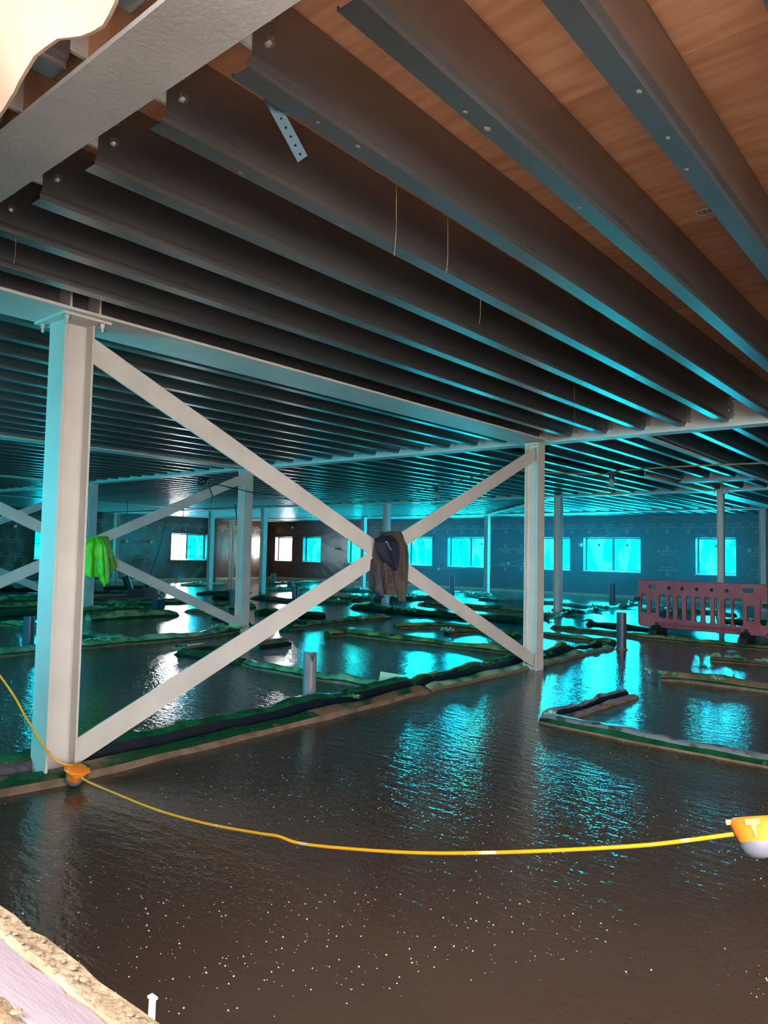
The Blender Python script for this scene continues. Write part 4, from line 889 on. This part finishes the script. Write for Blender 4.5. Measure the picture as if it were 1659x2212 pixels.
q = MB(); q.box((-0.10, -0.10, 0.0), (0.10, 0.10, 2.62)); o = q.build('downpipe', MT['black']); o.location = (XW + 0.13, 19.98, 0); tag(o, 'black square downpipe on the far left wall beside the white column', 'pipe')

# ------------------------------------------------------------------ air bubbles standing on the wet screed
def dome(q, x, y, r):
    i = len(q.v); n = 6
    for rr, z in ((1.0, -0.05), (0.72, 0.62)):
        for k in range(n): a = 2 * pi * k / n + rr; q.v.append((x + r * rr * cos(a), y + r * rr * sin(a), r * z))
    q.v.append((x, y, r * 0.95))
    for k in range(n):
        l = (k + 1) % n; q.f.append((i + k, i + l, i + n + l, i + n + k)); q.f.append((i + n + k, i + n + l, i + 2 * n)); q.mi += [0, 0]
q = MB(); rb = random.Random(11)
for k in range(8000):
    d = 1.5 + 9.5 * rb.random() ** 1.15; an = math.radians(40 + (rb.random() - .5) * 62)
    x, y = -d * sin(an), d * cos(an)
    if nz(x * 0.9, y * 0.9, 4) < -0.12 + 0.25 * rb.random(): continue
    dome(q, x, y, 0.0015 + 0.0026 * rb.random() ** 2.5)
me = q.mesh('air_bubbles', mat('bubble_skin', (0.36, 0.36, 0.36), 0.10, spec=1.0)); me.materials[0].node_tree.nodes['Principled BSDF'].inputs['IOR'].default_value = 2.6
me.polygons.foreach_set('use_smooth', [True] * len(me.polygons))
o = link('air_bubbles', me); o['kind'] = 'stuff'; tag(o, 'tiny air bubbles scattered over the wet screed', 'bubbles')

# ------------------------------------------------------------------ foreground: wall head with mortar, hanging sheet
ledge = empty('masonry_ledge', (-1.0, 0.3, 0)); tag(ledge, 'sunlit masonry ledge with crumbly mortar in the lower left corner', 'ledge')
def slab(name, x0, x1, y0, y1, z, m, amp, seed, nx=60, ny=14, base=0.55):
    q = MB(); V = {}
    for i in range(nx + 1):
        for j in range(ny + 1):
            x = x0 + (x1 - x0) * i / nx; y = y0 + (y1 - y0) * j / ny
            e = min(1, min(j, ny - j) / 2.0) if amp > 0.003 else 1
            zz = z + amp * (nz(x * 14, y * 14, seed) + 0.6 * nz(x * 40, y * 40, seed)) - (1 - e) * amp * 0.8
            yj = 0.006 * nz(x * 25, seed) if j in (0, ny) else 0
            V[i, j] = len(q.v); q.v.append((x + 1.0, y - 0.3 + yj, zz))
    for i in range(nx):
        for j in range(ny): q.f.append((V[i, j], V[i + 1, j], V[i + 1, j + 1], V[i, j + 1])); q.mi.append(0)
    for j in (0, ny):
        for i in range(nx):
            a, c = q.v[V[i, j]], q.v[V[i + 1, j]]; q.poly([a, c, (c[0], c[1], base), (a[0], a[1], base)])
    return q.build(name, MT[m], ledge, True)
slab('mortar_bed', -2.2, 0.4, 0.436, 0.476, 0.80, 'mortar', 0.009, 3)
slab('insulation_board', -2.2, 0.4, 0.386, 0.436, 0.795, 'lilac', 0.002, 5)
slab('mortar_strip', -2.2, 0.4, 0.225, 0.386, 0.797, 'mortar', 0.010, 9)
q = MB(); q.box((-1.2, -0.08, 0.0), (1.4, 0.172, 0.788)); q.build('block_course', MT['concrete'], ledge)
rc = random.Random(5)
CR_ = []
for k in range(3):
    q = MB(); q.lathe([(0.001, 0.6), (0.7, 0.45), (1.0, 0.0), (0.7, -0.4), (0.001, -0.5)], 7); q.v = [(a * (1 + .3 * nz(a * 2, b_ * 2, k)), b_ * (1 + .3 * nz(b_ * 2, a, k)), c) for a, b_, c in q.v]; CR_.append(q.mesh('mortar_crumb', MT['crumb'], True))
for k in range(260):
    o = link('mortar_crumb', CR_[k % 3], ledge); s = 0.0018 + 0.0042 * rc.random() ** 2
    o.location = (1.0 - 1.3 + 0.75 * rc.random(), -0.3 + (0.44 if k % 3 == 0 else 0.26) + (0.024 if k % 3 == 0 else 0.13) * rc.random(), 0.803); o.scale = (s * 1.3, s, s * 0.7); o.rotation_euler = (0, 0, 6 * rc.random())
q = MB(); q.tube([(0.30, 0.165, 0.765), (0.285, 0.178, 0.785), (0.268, 0.19, 0.80)], [0.0042, 0.004, 0.0036], 8); q.box((0.2625, 0.187, 0.799), (0.2735, 0.193, 0.8015)); q.build('wall_tie', MT['white_frame'], ledge, True)
# torn pale sheet hanging into the top left corner, 0.4 m in front
q = MB(); prof = [(-0.56, 2.20), (-0.66, 2.02), (-0.742, 1.908), (-0.775, 1.898), (-0.819, 1.904), (-0.862, 1.915), (-0.906, 1.908), (-0.93, 1.896), (-0.965, 1.886), (-1.032, 1.894), (-1.12, 1.90), (-1.30, 1.86)]
pr = resample([(a, c) for a, c in prof], 0.015); ny = 14; W = ny + 1
for side in (0, 1):
    for (a, c) in [tuple(p) for p in pr]:
        for j in range(W):
            u = j / ny; q.v.append((a - 0.30 * u, 0.40 - 0.035 * u + 0.010 * sin(a * 22 + u * 3) * (1 - u) - side * 0.004, c + 0.45 * u))
n = len(pr); B = n * W
for k in range(n - 1):
    for j in range(ny):
        q.f.append((k * W + j, (k + 1) * W + j, (k + 1) * W + j + 1, k * W + j + 1)); q.mi.append(0)
        q.f.append((B + k * W + j, B + k * W + j + 1, B + (k + 1) * W + j + 1, B + (k + 1) * W + j)); q.mi.append(0)
    q.f.append((k * W, (k + 1) * W, B + (k + 1) * W, B + k * W)); q.mi.append(0)
tag(q.build('torn_sheet', MT['sheet'], None, True), 'pale sunlit torn sheet hanging in the top left corner', 'sheet')

# ------------------------------------------------------------------ blue scatter volume added for lens glare at the right hand windows
glare_base = bpy.data.materials.new('thin_glare'); glare_base.use_nodes = True
for x in list(glare_base.node_tree.nodes):
    if x.type == 'BSDF_PRINCIPLED': glare_base.node_tree.nodes.remove(x)
vs = glare_base.node_tree.nodes.new('ShaderNodeVolumeScatter'); vs.inputs['Density'].default_value = 0.004; vs.inputs['Anisotropy'].default_value = 0.35
glare_base.node_tree.links.new(vs.outputs[0], [x for x in glare_base.node_tree.nodes if x.type == 'OUTPUT_MATERIAL'][0].inputs['Volume'])
vs2 = glare_base.copy(); vs2.name = 'window_haze'
n2 = [x for x in vs2.node_tree.nodes if x.type == 'VOLUME_SCATTER'][0]; n2.inputs['Density'].default_value = 0.010; n2.inputs['Color'].default_value = (0.25, 0.65, 1.0, 1)
q = MB(); q.box((-16.5, 15.2, 0.003), (-1.0, YN - 0.09, 2.55)); o = q.build('haze', vs2); o['kind'] = 'stuff'; tag(o, 'blue scatter volume standing in for lens glare before the right hand windows', 'haze')
